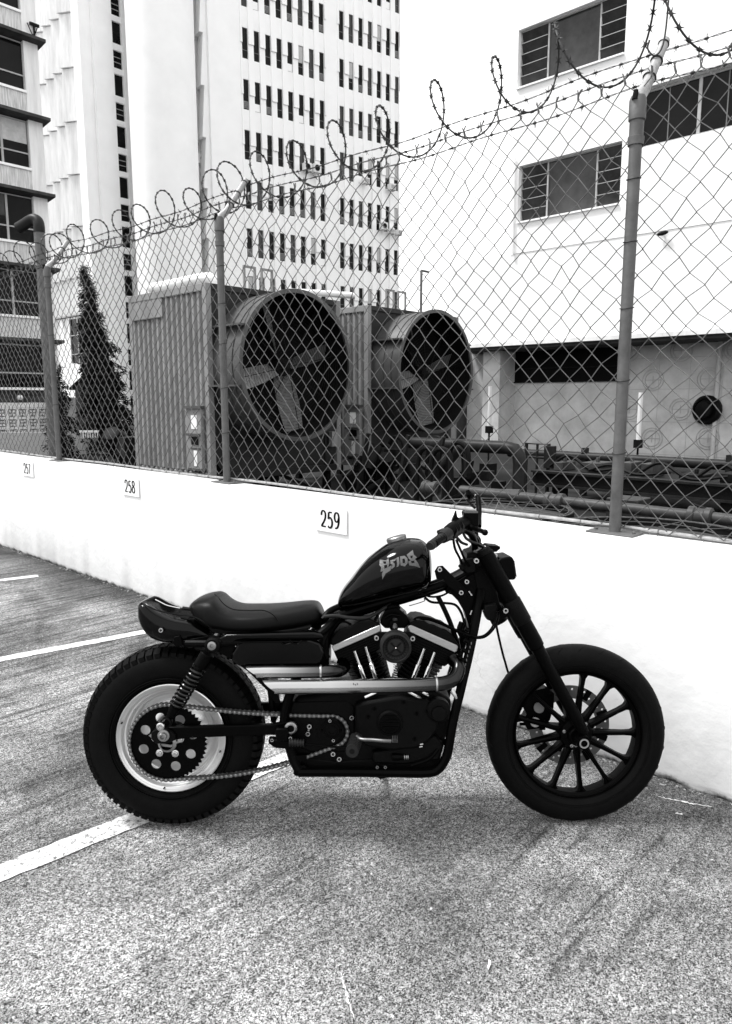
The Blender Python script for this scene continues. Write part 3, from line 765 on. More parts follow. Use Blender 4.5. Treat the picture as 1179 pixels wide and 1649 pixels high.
for (x, y, w, h, g, lab) in ((490, 278, .5, .5, 1, 'left one of the two outdoor condensers side by side on the tower'), (505, 281, .55, .55, 1, 'right one of the two outdoor condensers side by side on the tower'),
                             (584, 298, .45, .36, 0, 'window air conditioner under a window in the right half of the tower'), (626, 308, .5, .4, 0, 'window air conditioner close to the right edge of the tower'),
                             (613, 372, .5, .5, 1, 'outdoor condenser on the lower right of the tower, leftmost of three in a row'), (625, 378, .4, .35, 0, 'small box air conditioner, middle of three in a row low on the tower'),
                             (637, 380, .4, .35, 0, 'small box air conditioner at the tower edge, rightmost of three')):
    q = onT(x, y); aircon((q.x, -.17, q.z), w, h, .4, lab, g)
for (x, y, lab) in ((322, 258, 'outdoor condenser on the side fins of the tower, the left and lower one'), (334, 252, 'outdoor condenser on the side fins of the tower, the right and higher one')):
    t = empty('air_conditioner', EYE+ray(x, y)*45.2, lab, 'air conditioner', 'air conditioners on the office tower')
    m = MB(); m.box((-.35, -.35, -.3), (.35, .35, .3)); m.build('casing', 'bstreak', t, bevel=.02)
    m = MB(); m.lathe([(0, 0), (.19, 0), (.2, .02), (.17, .012), (0, .012)], (.352, 0, 0), (1, 0, 0), 20); m.build('fan_grille', 'steel_dk', t)

# ================================================================== sculpted white building
SB = empty('sculpted_building', (-43, 22, 0), 'high white building with a smooth round shaft and folded vertical fins', 'building')
def sb(m, name, mt, par=None, **k):
    o = m.build(name, mt, **k)
    if par: o.parent = par
    else: o.location = Vector((43, -22, 0)); o.parent = SB
    return o
TOPB = 44
# folded fins, facade parallel to the parapet
NFIN = 5; fx = [-48.75+1.08*i for i in range(NFIN+1)]
for i in range(NFIN):
    zt = 6.6+.1; z = zt; k = 0
    while z < TOPB:
        z2 = z+2.95 if k else 6.6+2.3
        m = MB(); a, c = fx[i], fx[i+1]
        m.hexa([(a, 21.15, z), (c-.06, 21.72, z), (c-.06, 22.2, z), (a, 22.2, z), (a, 21.30, z2-.03), (c-.06, 21.87, z2-.03), (c-.06, 22.2, z2-.03), (a, 22.2, z2-.03)])
        sb(m, 'fin_panel', 'bstreak', smooth=0)
        z = z2; k += 1
m = MB(); m.box((-56, 22.2, 0), (-42.5, 30, TOPB)); sb(m, 'main_block', 'bwhite', smooth=0)
m = MB(); m.box((-43.35, 21.5, 0), (-42.5, 22.199, TOPB)); sb(m, 'corner_pier', 'bwhite', smooth=0)
m = MB(); m.box((-56, 21.3, 0), (-48.8, 22.199, TOPB)); sb(m, 'left_pier', 'bwhite', smooth=0)
# window column on the side facing the tower
zz = [(2, 30, 0), (39, 75, 1), (85.5, 115, 0), (125.5, 162, 1)]
yA, yB = 23.40, 24.0
ztop = atX(190, 2, -42.5).z
per = 2.87
m = MB(); m.box((-42.499, 22.2, 0), (-42.2, yA, TOPB)); m.box((-42.499, yB, 0), (-42.2, 24.4, TOPB)); sb(m, 'window_jamb', 'bwhite', smooth=0)
k = -4
while True:
    z_a = ztop-k*per
    if z_a < 1: break
    for (zt, h, lv) in ((z_a, .98, 1), (z_a-1.30, 1.2, 0)):
        m = MB(); m.box((-42.42, yA, zt-h), (-42.38, yB, zt)); w = sb(m, 'window', 'glass', smooth=0)
        nb = (.33, .62) if lv else ()
        for q in nb:
            mm = MB(); mm.box((-42.37, yA+.01, zt-h*q-.03), (-42.33, yB-.01, zt-h*q)); oo = mm.build('glazing_bar', 'frame', w, smooth=0)
    m = MB(); m.box((-42.499, yA, z_a-1.30), (-42.24, yB, z_a-.98)); sb(m, 'spandrel', 'bwhite', smooth=0)
    m = MB(); m.box((-42.499, yA, z_a-per), (-42.24, yB, z_a-2.5)); sb(m, 'spandrel', 'bwhite', smooth=0)
    k += 1
# round shaft
p = EYE+ray(272, 400)*43.5
m = MB(); m.lathe([(1.92, 0), (1.92, TOPB)], (p.x, p.y, 0), (0,0,1), 64, cap=True); sb(m, 'round_shaft', 'bwhite')
# barred ground floor window and plinth
m = MB(); a = atY(113, 514, 21.3); c = atY(150, 583, 21.3); m.box((a.x, 21.32, c.z), (c.x, 21.36, a.z-.02)); w = sb(m, 'window', 'glass', smooth=0)
m = MB()
for t in (0, .38, .75, 1): xx = a.x+(c.x-a.x)*t; m.box((xx-.04, 21.24, c.z), (xx+.04, 21.3, a.z-.02))
for t in (.38, .8): zq = a.z+(c.z-a.z)*t; m.box((a.x, 21.22, zq-.03), (c.x, 21.238, zq+.03))
m.build('window_bars', 'frame', w, smooth=0)
m = MB(); m.box((-48.8, 21.75, 0), (-43.36, 22.19, 6.65)); sb(m, 'plinth_wall', 'bwhite', smooth=0)
w.location = w.location
# ================================================================== left building
LX = -30.0
LB = empty('ribbon_window_building', (LX, 12, 0), 'grey and white building on the left edge with dark ribbon windows and projecting slabs', 'building')
def lb(m, name, mt, par=None, **k):
    o = m.build(name, mt, **k)
    if par: o.parent = par
    else: o.location = Vector((-LX, -12, 0)); o.parent = LB
    return o
def L(x, y): return atX(x, y, LX)
Yc = 12.9      # right hand end of the window bands
m = MB(); m.box((LX-12, -4, 0), (LX-.45, 13.4, 34)); lb(m, 'core', 'bwhite', smooth=0)
m = MB(); m.box((LX-.45, Yc, 2.2), (LX+.02, 13.45, 34)); lb(m, 'end_pier', 'bstreak', smooth=0)
ST = 2.82
base = L(30, 187).z          # underside of a slab
k = -4
while True:
    zs = base+k*ST-.02
    if zs < 1.8: k += 1; continue
    if zs > 33: break
    m = MB(); m.hexa([(LX-.45, -4, zs-.06), (LX+.40, -4, zs+.02), (LX+.40, 13.62, zs+.02), (LX-.45, 13.62, zs-.06), (LX-.45, -4, zs+.16), (LX+.40, -4, zs+.13), (LX+.40, 13.62, zs+.13), (LX-.45, 13.62, zs+.16)])
    lb(m, 'floor_slab', 'slab', smooth=0)
    m = MB(); m.box((LX-.45, -4, zs+.16), (LX+.0, Yc, zs+.93)); lb(m, 'ribbed_spandrel', 'ribbed', smooth=0)
    m = MB(); m.box((LX-.45, -4, zs+.931), (LX+.06, Yc, zs+1.02)); lb(m, 'window_sill', 'bwhite', smooth=0)
    y = Yc; n_ = 0; rnd = random.Random(k+50)
    z0_, z1_ = zs+1.02, zs+ST-.065
    while y > -3.5:
        wd = 1.02
        m = MB()
        m.box((LX-.16, y-wd, z0_), (LX-.08, y-wd+.05, z1_)); m.box((LX-.16, y-.03, z0_), (LX-.08, y, z1_)); m.box((LX-.155, y-wd, z0_+.52), (LX-.085, y, z0_+.57)); m.box((LX-.15, y-wd, z1_-.04), (LX-.085, y, z1_))
        w = lb(m, 'window', 'frame', smooth=0)
        m = MB(); m.box((LX-.14, y-wd, z0_), (LX-.13, y, z1_)); m.build('pane', 'glass', w, smooth=0)
        if rnd.random() < .14:
            m = MB(); m.box((LX-.128, y-wd+.06, z0_+.9), (LX-.12, y-.05, z1_-.05)); m.build('blind', 'curtain' if rnd.random() < .5 else 'glassg', w, smooth=0)
        y -= wd; n_ += 1
    k += 1
# street level: beam, dark gap, screen blocks
zs = 3.60
y = Yc
while y > -3.5:
    wd = 2.04; m = MB()
    m.box((LX-.16, y-wd, 1.96), (LX-.08, y-wd+.06, zs)); m.box((LX-.155, y-wd+.06, 2.5), (LX-.085, y, 2.56))
    w = lb(m, 'window', 'frame', smooth=0)
    m = MB(); m.box((LX-.14, y-wd, 1.96), (LX-.13, y, zs)); m.build('pane', 'glass', w, smooth=0); y -= wd
m = MB(); m.box((LX-.45, -4, 1.86), (LX+.06, Yc, 1.955)); lb(m, 'window_sill', 'bwhite', smooth=0)
m = MB(); m.box((LX-.45, -4, 1.36), (LX-.30, 13.3, 1.855)); lb(m, 'recess_wall', 'slab', smooth=0)
m = MB(); m.box((LX-.45, -4, 1.16), (LX+.0, 13.3, 1.355)); lb(m, 'ground_beam', 'bstreak', smooth=0)
bb = MB(); bw_, t_ = .40, .05
bb.box((0, 0, 0), (.2, bw_, t_)); bb.box((0, 0, bw_-t_), (.2, bw_, bw_)); bb.box((0, 0, t_), (.2, t_, bw_-t_)); bb.box((0, bw_-t_, t_), (.2, bw_, bw_-t_))
for an in (0, PI/2, PI, 3*PI/2):
    cx = V(.1, .2, .2); d = V(0, math.cos(an+PI/4), math.sin(an+PI/4)); e = V(0, -d.z, d.y)
    bb.prism([cx+V(-.07,0,0)+d*.02, cx+V(-.07,0,0)+d*.09+e*.05, cx+V(-.07,0,0)+d*.17, cx+V(-.07,0,0)+d*.09-e*.05], (.14, 0, 0))
blk = None
for i in range(14):
    for j in range(3):
        if blk is None: o = bb.build('screen_block', 'bstreak', smooth=0); blk = o.data
        else: o = D.objects.new('screen_block', blk); COL.objects.link(o)
        o.parent = LB; o.location = Vector((LX-.2, 12.9-(i+1)*bw_, -.05+j*bw_))-Vector((LX, 12, 0))
m = MB(); m.lathe([(0, -.11), (.08, -.08), (.11, 0), (.08, .08), (0, .11)], (LX+.15, L(30, 640).y, L(30, 640).z), (0,0,1), 14); lb(m, 'globe_lamp', 'tube_light')
m = MB(); m.box((LX+.05, L(45, 20).y, L(45, 40).z), (LX+.12, L(60, 20).y, L(45, 40).z+.1)); m.tube([(LX+.1, L(52, 30).y, L(52, 62).z), (LX+.1, L(52, 30).y, L(52, 42).z)], .04, 6)
m.tube(spline([(LX+.12, L(41, 30).y, L(41, 38).z), (LX+.12, L(50, 30).y, L(50, 58).z), (LX+.12, L(58, 30).y, L(58, 44).z)], 5), .02, 6); lb(m, 'wall_lamp_bracket', 'steel_dk')

# ------------------------------------------------------------------ low yard wall, hut, roof
a, c = atZ(-60, 697.5, .62), atZ(225, 694, .62)
m = MB(); d = (c-a).normalized(); e = V(d.y, -d.x, 0)
if e.dot(EYE-a) > 0: e = -e
m.hexa([V(a.x,a.y,0), V(c.x,c.y,0), V(c.x,c.y,0)+e*.2, V(a.x,a.y,0)+e*.2, V(a.x,a.y,.62), V(c.x,c.y,.62), V(c.x,c.y,.62)+e*.2, V(a.x,a.y,.62)+e*.2])
tag(m.build('yard_wall', mat('pale_grey_wall', .42, .85, nscale=1.5, namt=.12), bevel=.01), 'low pale grey wall across the yard on the left, seen through the fence', 'wall')
def at_d(x, y, dd): return EYE+ray(x, y)*dd
g0 = at_d(127, 695, 27); g1 = at_d(172, 695, 27); ap = at_d(136, 605, 27); ev = at_d(121, 622, 27)
hut = empty('garden_hut', (g0.x, g0.y, 0), 'small dark gabled hut between the two conifers, left of the tall one', 'hut')
r_ = (g1-g0); r_.z = 0; r_.normalize(); bk = V(-r_.y, r_.x, 0)
def hp(dx, db, z): return r_*dx+bk*db+V(0,0,z)
W_ = 1.0; he = 1.95
m = MB(); m.prism([hp(-.05,0,0), hp(W_,0,0), hp(W_,0,he), hp(W_*.45,0,he+.38), hp(-.05,0,he)], bk*1.6); m.build('body', 'slab', hut, smooth=0)
m = MB(); m.prism([hp(-.2,-.15,he-.12), hp(W_*.45,-.15,he+.42), hp(W_+.15,-.15,he-.08), hp(W_+.15,-.15,he+.0), hp(W_*.45,-.15,he+.52), hp(-.2,-.15,he-.04)], bk*1.9); m.build('roof', 'steel_dk', hut, smooth=0)
p0 = at_d(112, 640, 29); p1 = at_d(128, 652, 29)
m = MB(); m.prism([V(p0.x-.6,p0.y-.6,p1.z), V(p1.x+.5,p1.y+.5,p1.z), V(p1.x+.5,p1.y+.5,p0.z), V(p0.x-.6,p0.y-.6,p0.z)], (-1.5, 1.4, 0))
m.prism([V(p0.x-.5,p0.y-.5,0), V(p1.x+.4,p1.y+.4,0), V(p1.x+.4,p1.y+.4,p1.z-.01), V(p0.x-.5,p0.y-.5,p1.z-.01)], (-1.3, 1.2, 0))
tag(m.build('porch', 'bgrey', smooth=0), 'small grey porch with a dark flat roof behind the short conifer', 'shed')
# crate on the yard wall
p = at_d(143, 690, 16.5); m = MB(); t = empty('slatted_crate', (p.x, p.y, .62), 'pale slatted crate sitting on the yard wall beside the tall conifer', 'crate')
for k in range(8): m = MB(); m.beam(r_*(-.19+.055*k)+V(0,0,.0), r_*(-.19+.055*k)+V(0,0,.13), .022, .015, up=r_); m.build('slat', 'bstreak', t, smooth=0)
m = MB(); m.beam(r_*-.22+V(0,0,.14), r_*.22+V(0,0,.14), .04, .05); m.build('rim', 'bstreak', t, smooth=0)

# ------------------------------------------------------------------ conifers
def conifer(x, ytop, ybase, dd, half, label, n, seed, name='conifer_tree', lean=0):
    rnd = random.Random(seed); bp = at_d(x, ybase, dd); tp = at_d(x+lean, ytop, dd); H = tp.z; lx = r_*((lean)/FPX*dd)
    t = empty(name, (bp.x, bp.y, 0), label, 'tree', 'conifers in the yard')
    m = MB(); m.tube([V(0,0,0), lx*.5+V(0,0,H*.5), lx+V(0,0,H*.97)], [.09*H/5, .05*H/5, .012], 7); m.build('trunk', 'bark', t)
    mbs = [MB(), MB()]
    nb = int(n/48)
    for b_i in range(nb):
        z0_ = H*(.05+.95*(b_i+rnd.random())/nb); an = rnd.uniform(0, 2*PI)
        Lb = half*max(.03, 1-z0_/H)**.85*rnd.choice((.55, .8, 1.0, 1.0, 1.12, 1.3))*rnd.uniform(.85, 1.1)+.04
        ho = V(math.cos(an), math.sin(an), 0); droop = rnd.uniform(.25, .75)
        for i in range(max(14, int(70*min(1.2, Lb/half+.25)))):
            f = rnd.random()**.7; c = V(0, 0, z0_)+lx*(z0_/H)+ho*Lb*f+V(0, 0, -droop*Lb*f*f)+V(rnd.gauss(0, .03), rnd.gauss(0, .03), rnd.gauss(0, .035))*(.6+half)
            out = (ho+V(rnd.uniform(-.8,.8), rnd.uniform(-.8,.8), rnd.uniform(-1.1,.25))).normalized(); s_ = rnd.uniform(.05, .13)*(H/5)**.5*(.5+.5*min(1, 2.4*(1-z0_/H)+.1))
            sd = out.cross(V(0,0,1)).normalized()*s_*.24; tw = V(rnd.uniform(-.5,.5), rnd.uniform(-.5,.5), rnd.uniform(-.5,.5))*s_*.4
            m = mbs[1 if (b_i % 4 == 0 or rnd.random() < .12) else 0]
            m.add([c-sd, c+out*s_*.55+sd*1.2+tw, c+out*s_, c+out*s_*.5-sd*1.2-tw], [(0,1,2,3)])
            m.add([c+V(0,0,s_*.2), c+out*s_*.6+V(0,0,-s_*.25), c+out*s_*1.1+tw*.4], [(0,1,2)])
    mbs[0].build('crown', 'leaf', t, fix=False, smooth=0); mbs[1].build('crown', 'leaf2', t, fix=False, smooth=0)
conifer(186, 436, 695, 20, .74, 'tall narrow dark conifer left of the grey cooling containers', 15000, 5, lean=-36)
conifer(100, 588, 696, 18, .42, 'short dark conifer beside the two left poles', 5000, 8)

# ------------------------------------------------------------------ vent pole with elbow
pp = atY(66, 500, 4.0); rr_ = 7.6*depth_of(pp)/FPX
pb = atY(81, 700, 4.0); xt = atY(62, 372, 4.0)
vp = empty('vent_pipe', (pb.x+.05, 4.0, 0), 'thick pale vent pipe with a dark turned down elbow behind the fence at left', 'pipe')
ztop_ = xt.z
m = MB(); m.tube([(0,0,0), (.02,0,ztop_*.5), (.03,0,ztop_)], rr_, 20); m.build('riser', 'galv', vp)
el = [V(.03,0,ztop_-.02), V(.03,0,ztop_+.05), V(-.0,0,ztop_+.115), V(-.07,-.03,ztop_+.14), V(-.20,-.10,ztop_+.08), V(-.26,-.13,ztop_+.055)]
m = MB(); m.tube(spline(el, 5), rr_*1.12, 20); m.build('elbow', 'pipe_dk', vp)

# litter and scratches on the parking ground
def scrap(x, y, sz, label, an):
    p = atZ(x, y, .005); m = MB(); d = V(math.cos(an), math.sin(an), 0); e = V(-d.y, d.x, 0)
    P = [p-d*sz, p-d*sz*.4+e*sz*.28, p+d*sz*.2+e*sz*.16, p+d*sz+e*sz*.3, p+d*sz*1.05-e*sz*.12, p+d*sz*.1-e*sz*.2]
    m.prism([V(a.x, a.y, .005+.003*(i % 2)) for i, a in enumerate(P)], (0, 0, .0015)); tag(m.build('paper_scrap', 'plate', smooth=0), label, 'litter')
scrap(788, 1555, .016, 'small torn white paper scrap on the ground in the foreground, right of the middle', 2.0)
scrap(1093, 1311, .012, 'tiny white paper scrap on the ground near the wall, right of the front tyre', .4)
def scratch(a, c, w):
    a, c = atZ(*a, .004), atZ(*c, .004); rnd = random.Random(5); N = 30; d = c-a; nn = V(d.y, -d.x, 0).normalized(); L = []
    for i in range(N+1): p = a+d*(i/N)+nn*rnd.gauss(0, w*.25); h = w*rnd.uniform(.2, 1)*(1-abs(2*i/N-1))**.3/2; L += [p-nn*h, p+nn*h]
    m = MB(); m.add(L, [(2*i, 2*i+2, 2*i+3, 2*i+1) for i in range(N)]); m.build('ground_scratch', 'line', kind='structure', smooth=0)
scratch((548, 1566), (571, 1642), .007); scratch((1060, 1283), (1150, 1300), .01)
# ================================================================== cooling containers
def cooler(Xf, Yn, label, seed):
    """Xf: plane of the fan end; Yn: near long side"""
    Wd, Ln, Ht = 2.54, 2.03, 3.03
    t = empty('cooling_container', (Xf, Yn, 0), label, 'cooling unit', 'cooling containers behind the fence')
    zb = .35
    # corner posts, roof, rails
    for (x, y) in ((-.09, 0), (-Ln, 0), (-.09, Wd-.09), (-Ln, Wd-.09)): m = MB(); m.box((x, y, zb), (x+.09, y+.09, Ht)); m.build('corner_post', 'container', t, bevel=.006)
    for a_, c_ in (((-Ln+.091, 0, Ht-.10), (-.091, .06, Ht)), ((-Ln+.091, 0, zb), (-.091, .06, zb+.12)), ((-.06, .091, Ht-.08), (0, Wd-.091, Ht)), ((-.06, .091, zb), (0, Wd-.091, zb+.10))):
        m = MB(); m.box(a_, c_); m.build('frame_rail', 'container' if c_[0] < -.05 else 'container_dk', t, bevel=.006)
    m = MB(); m.box((-Ln+.02, .03, Ht-.02), (-.02, Wd-.03, Ht-.005)); m.build('roof', 'container', t, smooth=0)
    # corrugated long side
    m = MB(); n = 14; pts = []; x = -Ln+.092; p = (Ln-.184)/n
    for i in range(n):
        a = x+i*p; pts += [(a, .012), (a+p*.36, .012), (a+p*.5, .052), (a+p*.86, .052)]
    pts.append((x+n*p, .012))
    zt, z0_ = Ht-.10, zb+.12; vs = []
    for (a, c) in pts: vs += [V(a, c, z0_), V(a, c, zt)]
    m.add(vs, [(2*i, 2*i+2, 2*i+3, 2*i+1) for i in range(len(pts)-1)]); m.build('corrugated_side', 'container', t, smooth=0, fix=False)
    m = MB(); m.box((-Ln+.10, -.004, Ht-.36), (-Ln+.95, .011, Ht-.105)); m.build('side_panel', 'container', t, smooth=0)
    m = MB(); m.box((-Ln+.10, -.012, Ht-.375), (-Ln+.95, .002, Ht-.362)); m.build('panel_ledge', 'hood', t, smooth=0)
    m = MB()
    for i in range(n): m.box((x+i*p+.02, -.006, Ht-.115), (x+i*p+.075, .012, Ht-.09))
    for i in range(n): m.box((x+i*p+.02, -.012, zb+.11), (x+i*p+.07, .012, zb+.14))
    m.build('rib_ends', 'hood', t, smooth=0, kind='stuff')
    # switch box with windows on the long side
    bx = -.50
    m = MB(); m.box((bx, -.05, .50), (bx+.36, .011, 1.36)); m.build('switch_box', 'container', t, bevel=.008)
    m = MB(); m.box((bx-.03, -.085, 1.361), (bx+.39, .0, 1.40)); m.box((bx+.04, -.09, .985), (bx+.34, -.051, 1.02)); m.box((bx+.04, -.075, .50), (bx+.36, -.051, .53)); m.box((bx+.10, -.06, .80), (bx+.34, -.051, .82)); m.build('switch_hood', 'hood', t, smooth=0)
    m = MB(); m.box((bx+.13, -.056, 1.08), (bx+.27, -.051, 1.27)); m.build('label_sheet', 'plate', t, smooth=0)
    m = MB(); m.box((bx+.17, -.056, .56), (bx+.25, -.051, .78)); m.build('label_sheet', 'plate', t, smooth=0)
    m = MB(); m.box((bx+.13, -.062, .86), (bx+.29, -.051, .97)); m.build('meter', 'steel_dk', t, smooth=0)
    m = MB(); m.box((-Ln+.02, .06, zb+.02), (-.07, Wd-.1, Ht-.03)); m.build('inner_box', 'black', t, smooth=0)
    # fan end: plate with a big round opening, lower dark panel
    R_ = 1.02; cy, cz = 1.10, Ht-1.08
    n = 48; ring = []
    def sq(an):
        dx, dz = math.cos(an), math.sin(an); xs = []
        if abs(dx) > 1e-6: xs.append(((Wd-.092-cy) if dx > 0 else (cy-.092))/abs(dx))
        if abs(dz) > 1e-6: xs.append(((Ht-.082-cz) if dz > 0 else (cz-zb-.102))/abs(dz))
        return min(xs)
    m = MB(); vs = []
    for i in range(n):
        an = 2*PI*i/n+.001; rr = max(sq(an), R_*.9)
        vs += [V(-.03, cy+math.cos(an)*min(R_*.96, rr*.995), cz+math.sin(an)*min(R_*.96, rr*.995)), V(-.03, cy+math.cos(an)*rr, cz+math.sin(an)*rr)]
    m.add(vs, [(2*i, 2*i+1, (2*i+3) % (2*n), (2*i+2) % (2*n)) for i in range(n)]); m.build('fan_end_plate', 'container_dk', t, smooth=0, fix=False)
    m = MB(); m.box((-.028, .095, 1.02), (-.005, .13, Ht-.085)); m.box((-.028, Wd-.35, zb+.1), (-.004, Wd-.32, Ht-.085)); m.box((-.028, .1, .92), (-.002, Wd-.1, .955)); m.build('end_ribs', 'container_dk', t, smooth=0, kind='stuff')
    # shroud
    PJ = .62
    m = MB(); m.lathe([(R_, PJ), (R_, -.03)], (0, cy, cz), (1,0,0), 72)
    sh = m.build('fan_shroud', 'hood', t, fix=False)
    m = MB(); m.lathe([(R_-.03, -.03), (R_-.03, PJ-.021)], (0, cy, cz), (1,0,0), 72); m.build('shroud_lining', 'steel_dk', sh, fix=False)
    m = MB(); m.lathe([(R_-.028, PJ-.02), (R_+.03, PJ-.02), (R_+.03, PJ+.01), (R_-.028, PJ+.01)], (0, cy, cz), (1,0,0), 72, closed=True)
    for rr in (.25, .42): m.lathe([(R_, rr), (R_+.012, rr), (R_+.012, rr+.02), (R_, rr+.02)], (0, cy, cz), (1,0,0), 72, closed=True)
    m.build('rim', 'hood', sh)
    m = MB()
    for s_, an in ((1, math.radians(150)), (1, math.radians(196)), (1, math.radians(30)), (1, math.radians(-16))):
        y_, z_ = cy+math.cos(an)*R_, cz+math.sin(an)*R_
        o_ = V(0, math.cos(an), math.sin(an))*.13
        m.box((.0, y_-(.13 if math.cos(an) < 0 else 0), z_-.012), (PJ-.02, y_+(.13 if math.cos(an) > 0 else 0), z_+.012))
    m.build('flange', 'hood', sh, smooth=0)
    m = MB(); m.lathe([(R_-.04, .0), (0, .0)], (.02, cy, cz), (1,0,0), 48); m.build('back_plate', 'black', sh, smooth=0, fix=False)
    # fan: hub and four broad twisted blades
    hx = .20
    m = MB(); m.cyl((hx-.12, cy, cz), (hx+.08, cy, cz), .13, 20); m.cyl((hx+.08, cy, cz), (hx+.12, cy, cz), .06, 12); hub = m.build('fan_hub', 'steel_dk', t)
    for k in range(4):
        an = math.radians(22+90*k-6); rd = V(0, math.cos(an), math.sin(an)); tg = V(0, -math.sin(an), math.cos(an)); ax = V(1,0,0)
        rings = []
        for q in range(7):
            f = q/6; r0 = .13+f*.82; w = .13+.03*math.sin(f*PI); tw = math.radians(52-22*f)
            dirv = tg*math.cos(tw)+ax*math.sin(tw); nv = ax*math.cos(tw)-tg*math.sin(tw); c = V(hx, cy, cz)+rd*r0
            rings.append([c-dirv*w, c-nv*.02-dirv*w*.3, c-nv*.02+dirv*w*.3, c+dirv*w, c+nv*.012+dirv*w*.3-nv*.016, c+nv*.012-dirv*w*.3-nv*.016])
        m = MB(); m.skin(rings); m.build('fan_blade', 'blade', t)
    # wire guard
    m = MB()
    for i in range(20):
        rr = .10+i*.046; m.tube([V(.40, cy+math.cos(a_)*rr, cz+math.sin(a_)*rr) for a_ in [2*PI*j/40 for j in range(40)]], .003, 3, closed=True)
    for i in range(8):
        an = 2*PI*i/8+.2; m.tube([V(.395, cy, cz), V(.395, cy+math.cos(an)*(R_-.03), cz+math.sin(an)*(R_-.03))], .006, 4)
    m.build('wire_guard', 'steel_dk', t, kind='stuff', fix=False)
    # skid and legs
    for y_ in (.1, 1.2, 2.3):
        for x_ in (-Ln+.05, -.2): m = MB(); m.box((x_, y_, .0), (x_+.1, y_+.1, zb-.001)); m.build('leg', 'steel_dk', t, smooth=0)
    for y_, y2_ in ((.3, 1.15), (2.2, 1.35)): m = MB(); m.beam((-.15, y_, 0), (-.15, y2_, zb), .05, .05); m.build('brace', 'steel_dk', t, smooth=0)
    # plates hanging below the fan, control box
    m = MB(); m.box((.0, Wd-.28, .74), (.08, Wd-.16, .98)); m.build('junction_box', 'container', t, bevel=.006)
    # lifting frames on the roof
    for j, (yy, xx) in enumerate(((1.05, -.55), (1.38, -.55))):
        m = MB(); h = .42
        m.box((xx, yy, Ht), (xx+.03, yy+.03, Ht+h)); m.box((xx, yy+.2, Ht), (xx+.03, yy+.23, Ht+h)); m.box((xx, yy+.031, Ht+h-.03), (xx+.03, yy+.199, Ht+h)); m.box((xx, yy+.031, Ht+.06), (xx+.03, yy+.199, Ht+.09))
        m.build('lifting_frame', 'container', t, smooth=0)
    return t
c1 = cooler(-8.36, 5.80, 'nearer grey cooling container with corrugated side and large fan, left of centre behind the fence', 1)
c2 = cooler(-8.36, 8.98, 'farther grey cooling container, its smaller looking fan right of the other one', 2)
# pipes on the near container's roof
def roof_pipe(pts, r, label, name='roof_pipe', m_='bstreak'):
    m = MB(); m.tube(spline(pts, 6), r, 14); tag(m.build(name, m_), label, 'pipe'); 
roof_pipe([(-9.95, 5.95, 3.12), (-9.4, 5.98, 3.13), (-8.72, 6.05, 3.15), (-8.58, 6.1, 3.10), (-8.56, 6.12, 3.0)], .075, 'fat white pipe lying on the roof corner of the nearer container')
roof_pipe([(-8.75, 7.6, 3.14), (-8.5, 8.2, 3.14), (-8.3, 8.6, 3.13)], .05, 'white pipe stub poking out on the roof between the two containers')
m = MB(); q = atX(690, 438, -9.2); m.tube([V(-9.2, atX(678,500,-9.2).y, 0), V(-9.2, atX(678,500,-9.2).y, q.z)], .025, 8); m.tube([V(-9.2, atX(678,500,-9.2).y, q.z), V(-9.2, q.y, q.z+.0)], .022, 8)
tag(m.build('slim_mast', 'galv'), 'thin pale mast with a short arm rising behind the farther container', 'mast')

# ================================================================== yard machinery right of the containers
# long beam platform
t = empty('pipe_bridge', (-4, 9.5, 0), 'dark steel beam platform running across the yard beneath the undercroft wall', 'platform')
def yb(m, name, mt_, par=None, **k):
    o = m.build(name, mt_, **k)
    o.parent = par or t
    if not par: o.location = Vector((4, -9.5, 0))
    return o
Yp = 9.0
a = atY(858, 765, Yp); c = atY(1179, 803, Yp); zt = atY(1000, 771, Yp).z; zb_ = atY(1000, 790, Yp).z
m = MB(); m.box((a.x, Yp, zb_), (c.x+6, Yp+.1, zt)); m.box((a.x, Yp+.1, zt-.03), (c.x+6, Yp+2.2, zt)); yb(m, 'beam', 'steel_dk', smooth=0)
m = MB(); m.box((a.x, Yp-.05, zt+.001), (c.x+6, Yp+.12, zt+.03)); m.box((a.x, Yp-.05, zb_-.03), (c.x+6, Yp+.12, zb_-.001)); yb(m, 'beam_flange', 'pipe_dk', smooth=0)
for x_ in (-6.7, -5.9, -4.9, -3.9, -2.7, -1.2, 1): m = MB(); m.box((x_, Yp+.02, 0), (x_+.16, Yp+.18, zb_-.031)); yb(m, 'leg', 'steel_dk', smooth=0)
rnd = random.Random(31)
for i in range(16):
    x_ = a.x+.2+i*.42+rnd.uniform(-.1, .1); w_ = rnd.uniform(.12, .3); h_ = rnd.uniform(.06, .22)
    m = MB(); m.box((x_, Yp+.4, zt+.001), (x_+w_, Yp+.8, zt+h_)); m.tube([(x_+w_/2, Yp+.6, zt), (x_+w_/2, Yp+.6, zt+h_+.06)], .03, 6); yb(m, 'valve_block', rnd.choice(('steel_dk', 'pipe_dk', 'pipe_lt')), bevel=.008)
for i in range(10):
    x_ = a.x+i*.7; y_ = Yp+rnd.uniform(.2, .5)
    m = MB(); m.tube(spline([(x_, y_, zt+.05), (x_+.3, y_, zt+.12+rnd.uniform(0,.12)), (x_+.7, y_-.1, zt+.05), (x_+1.1, y_, zt+.1)], 5), .022, 6); yb(m, 'hose', 'steel_dk')
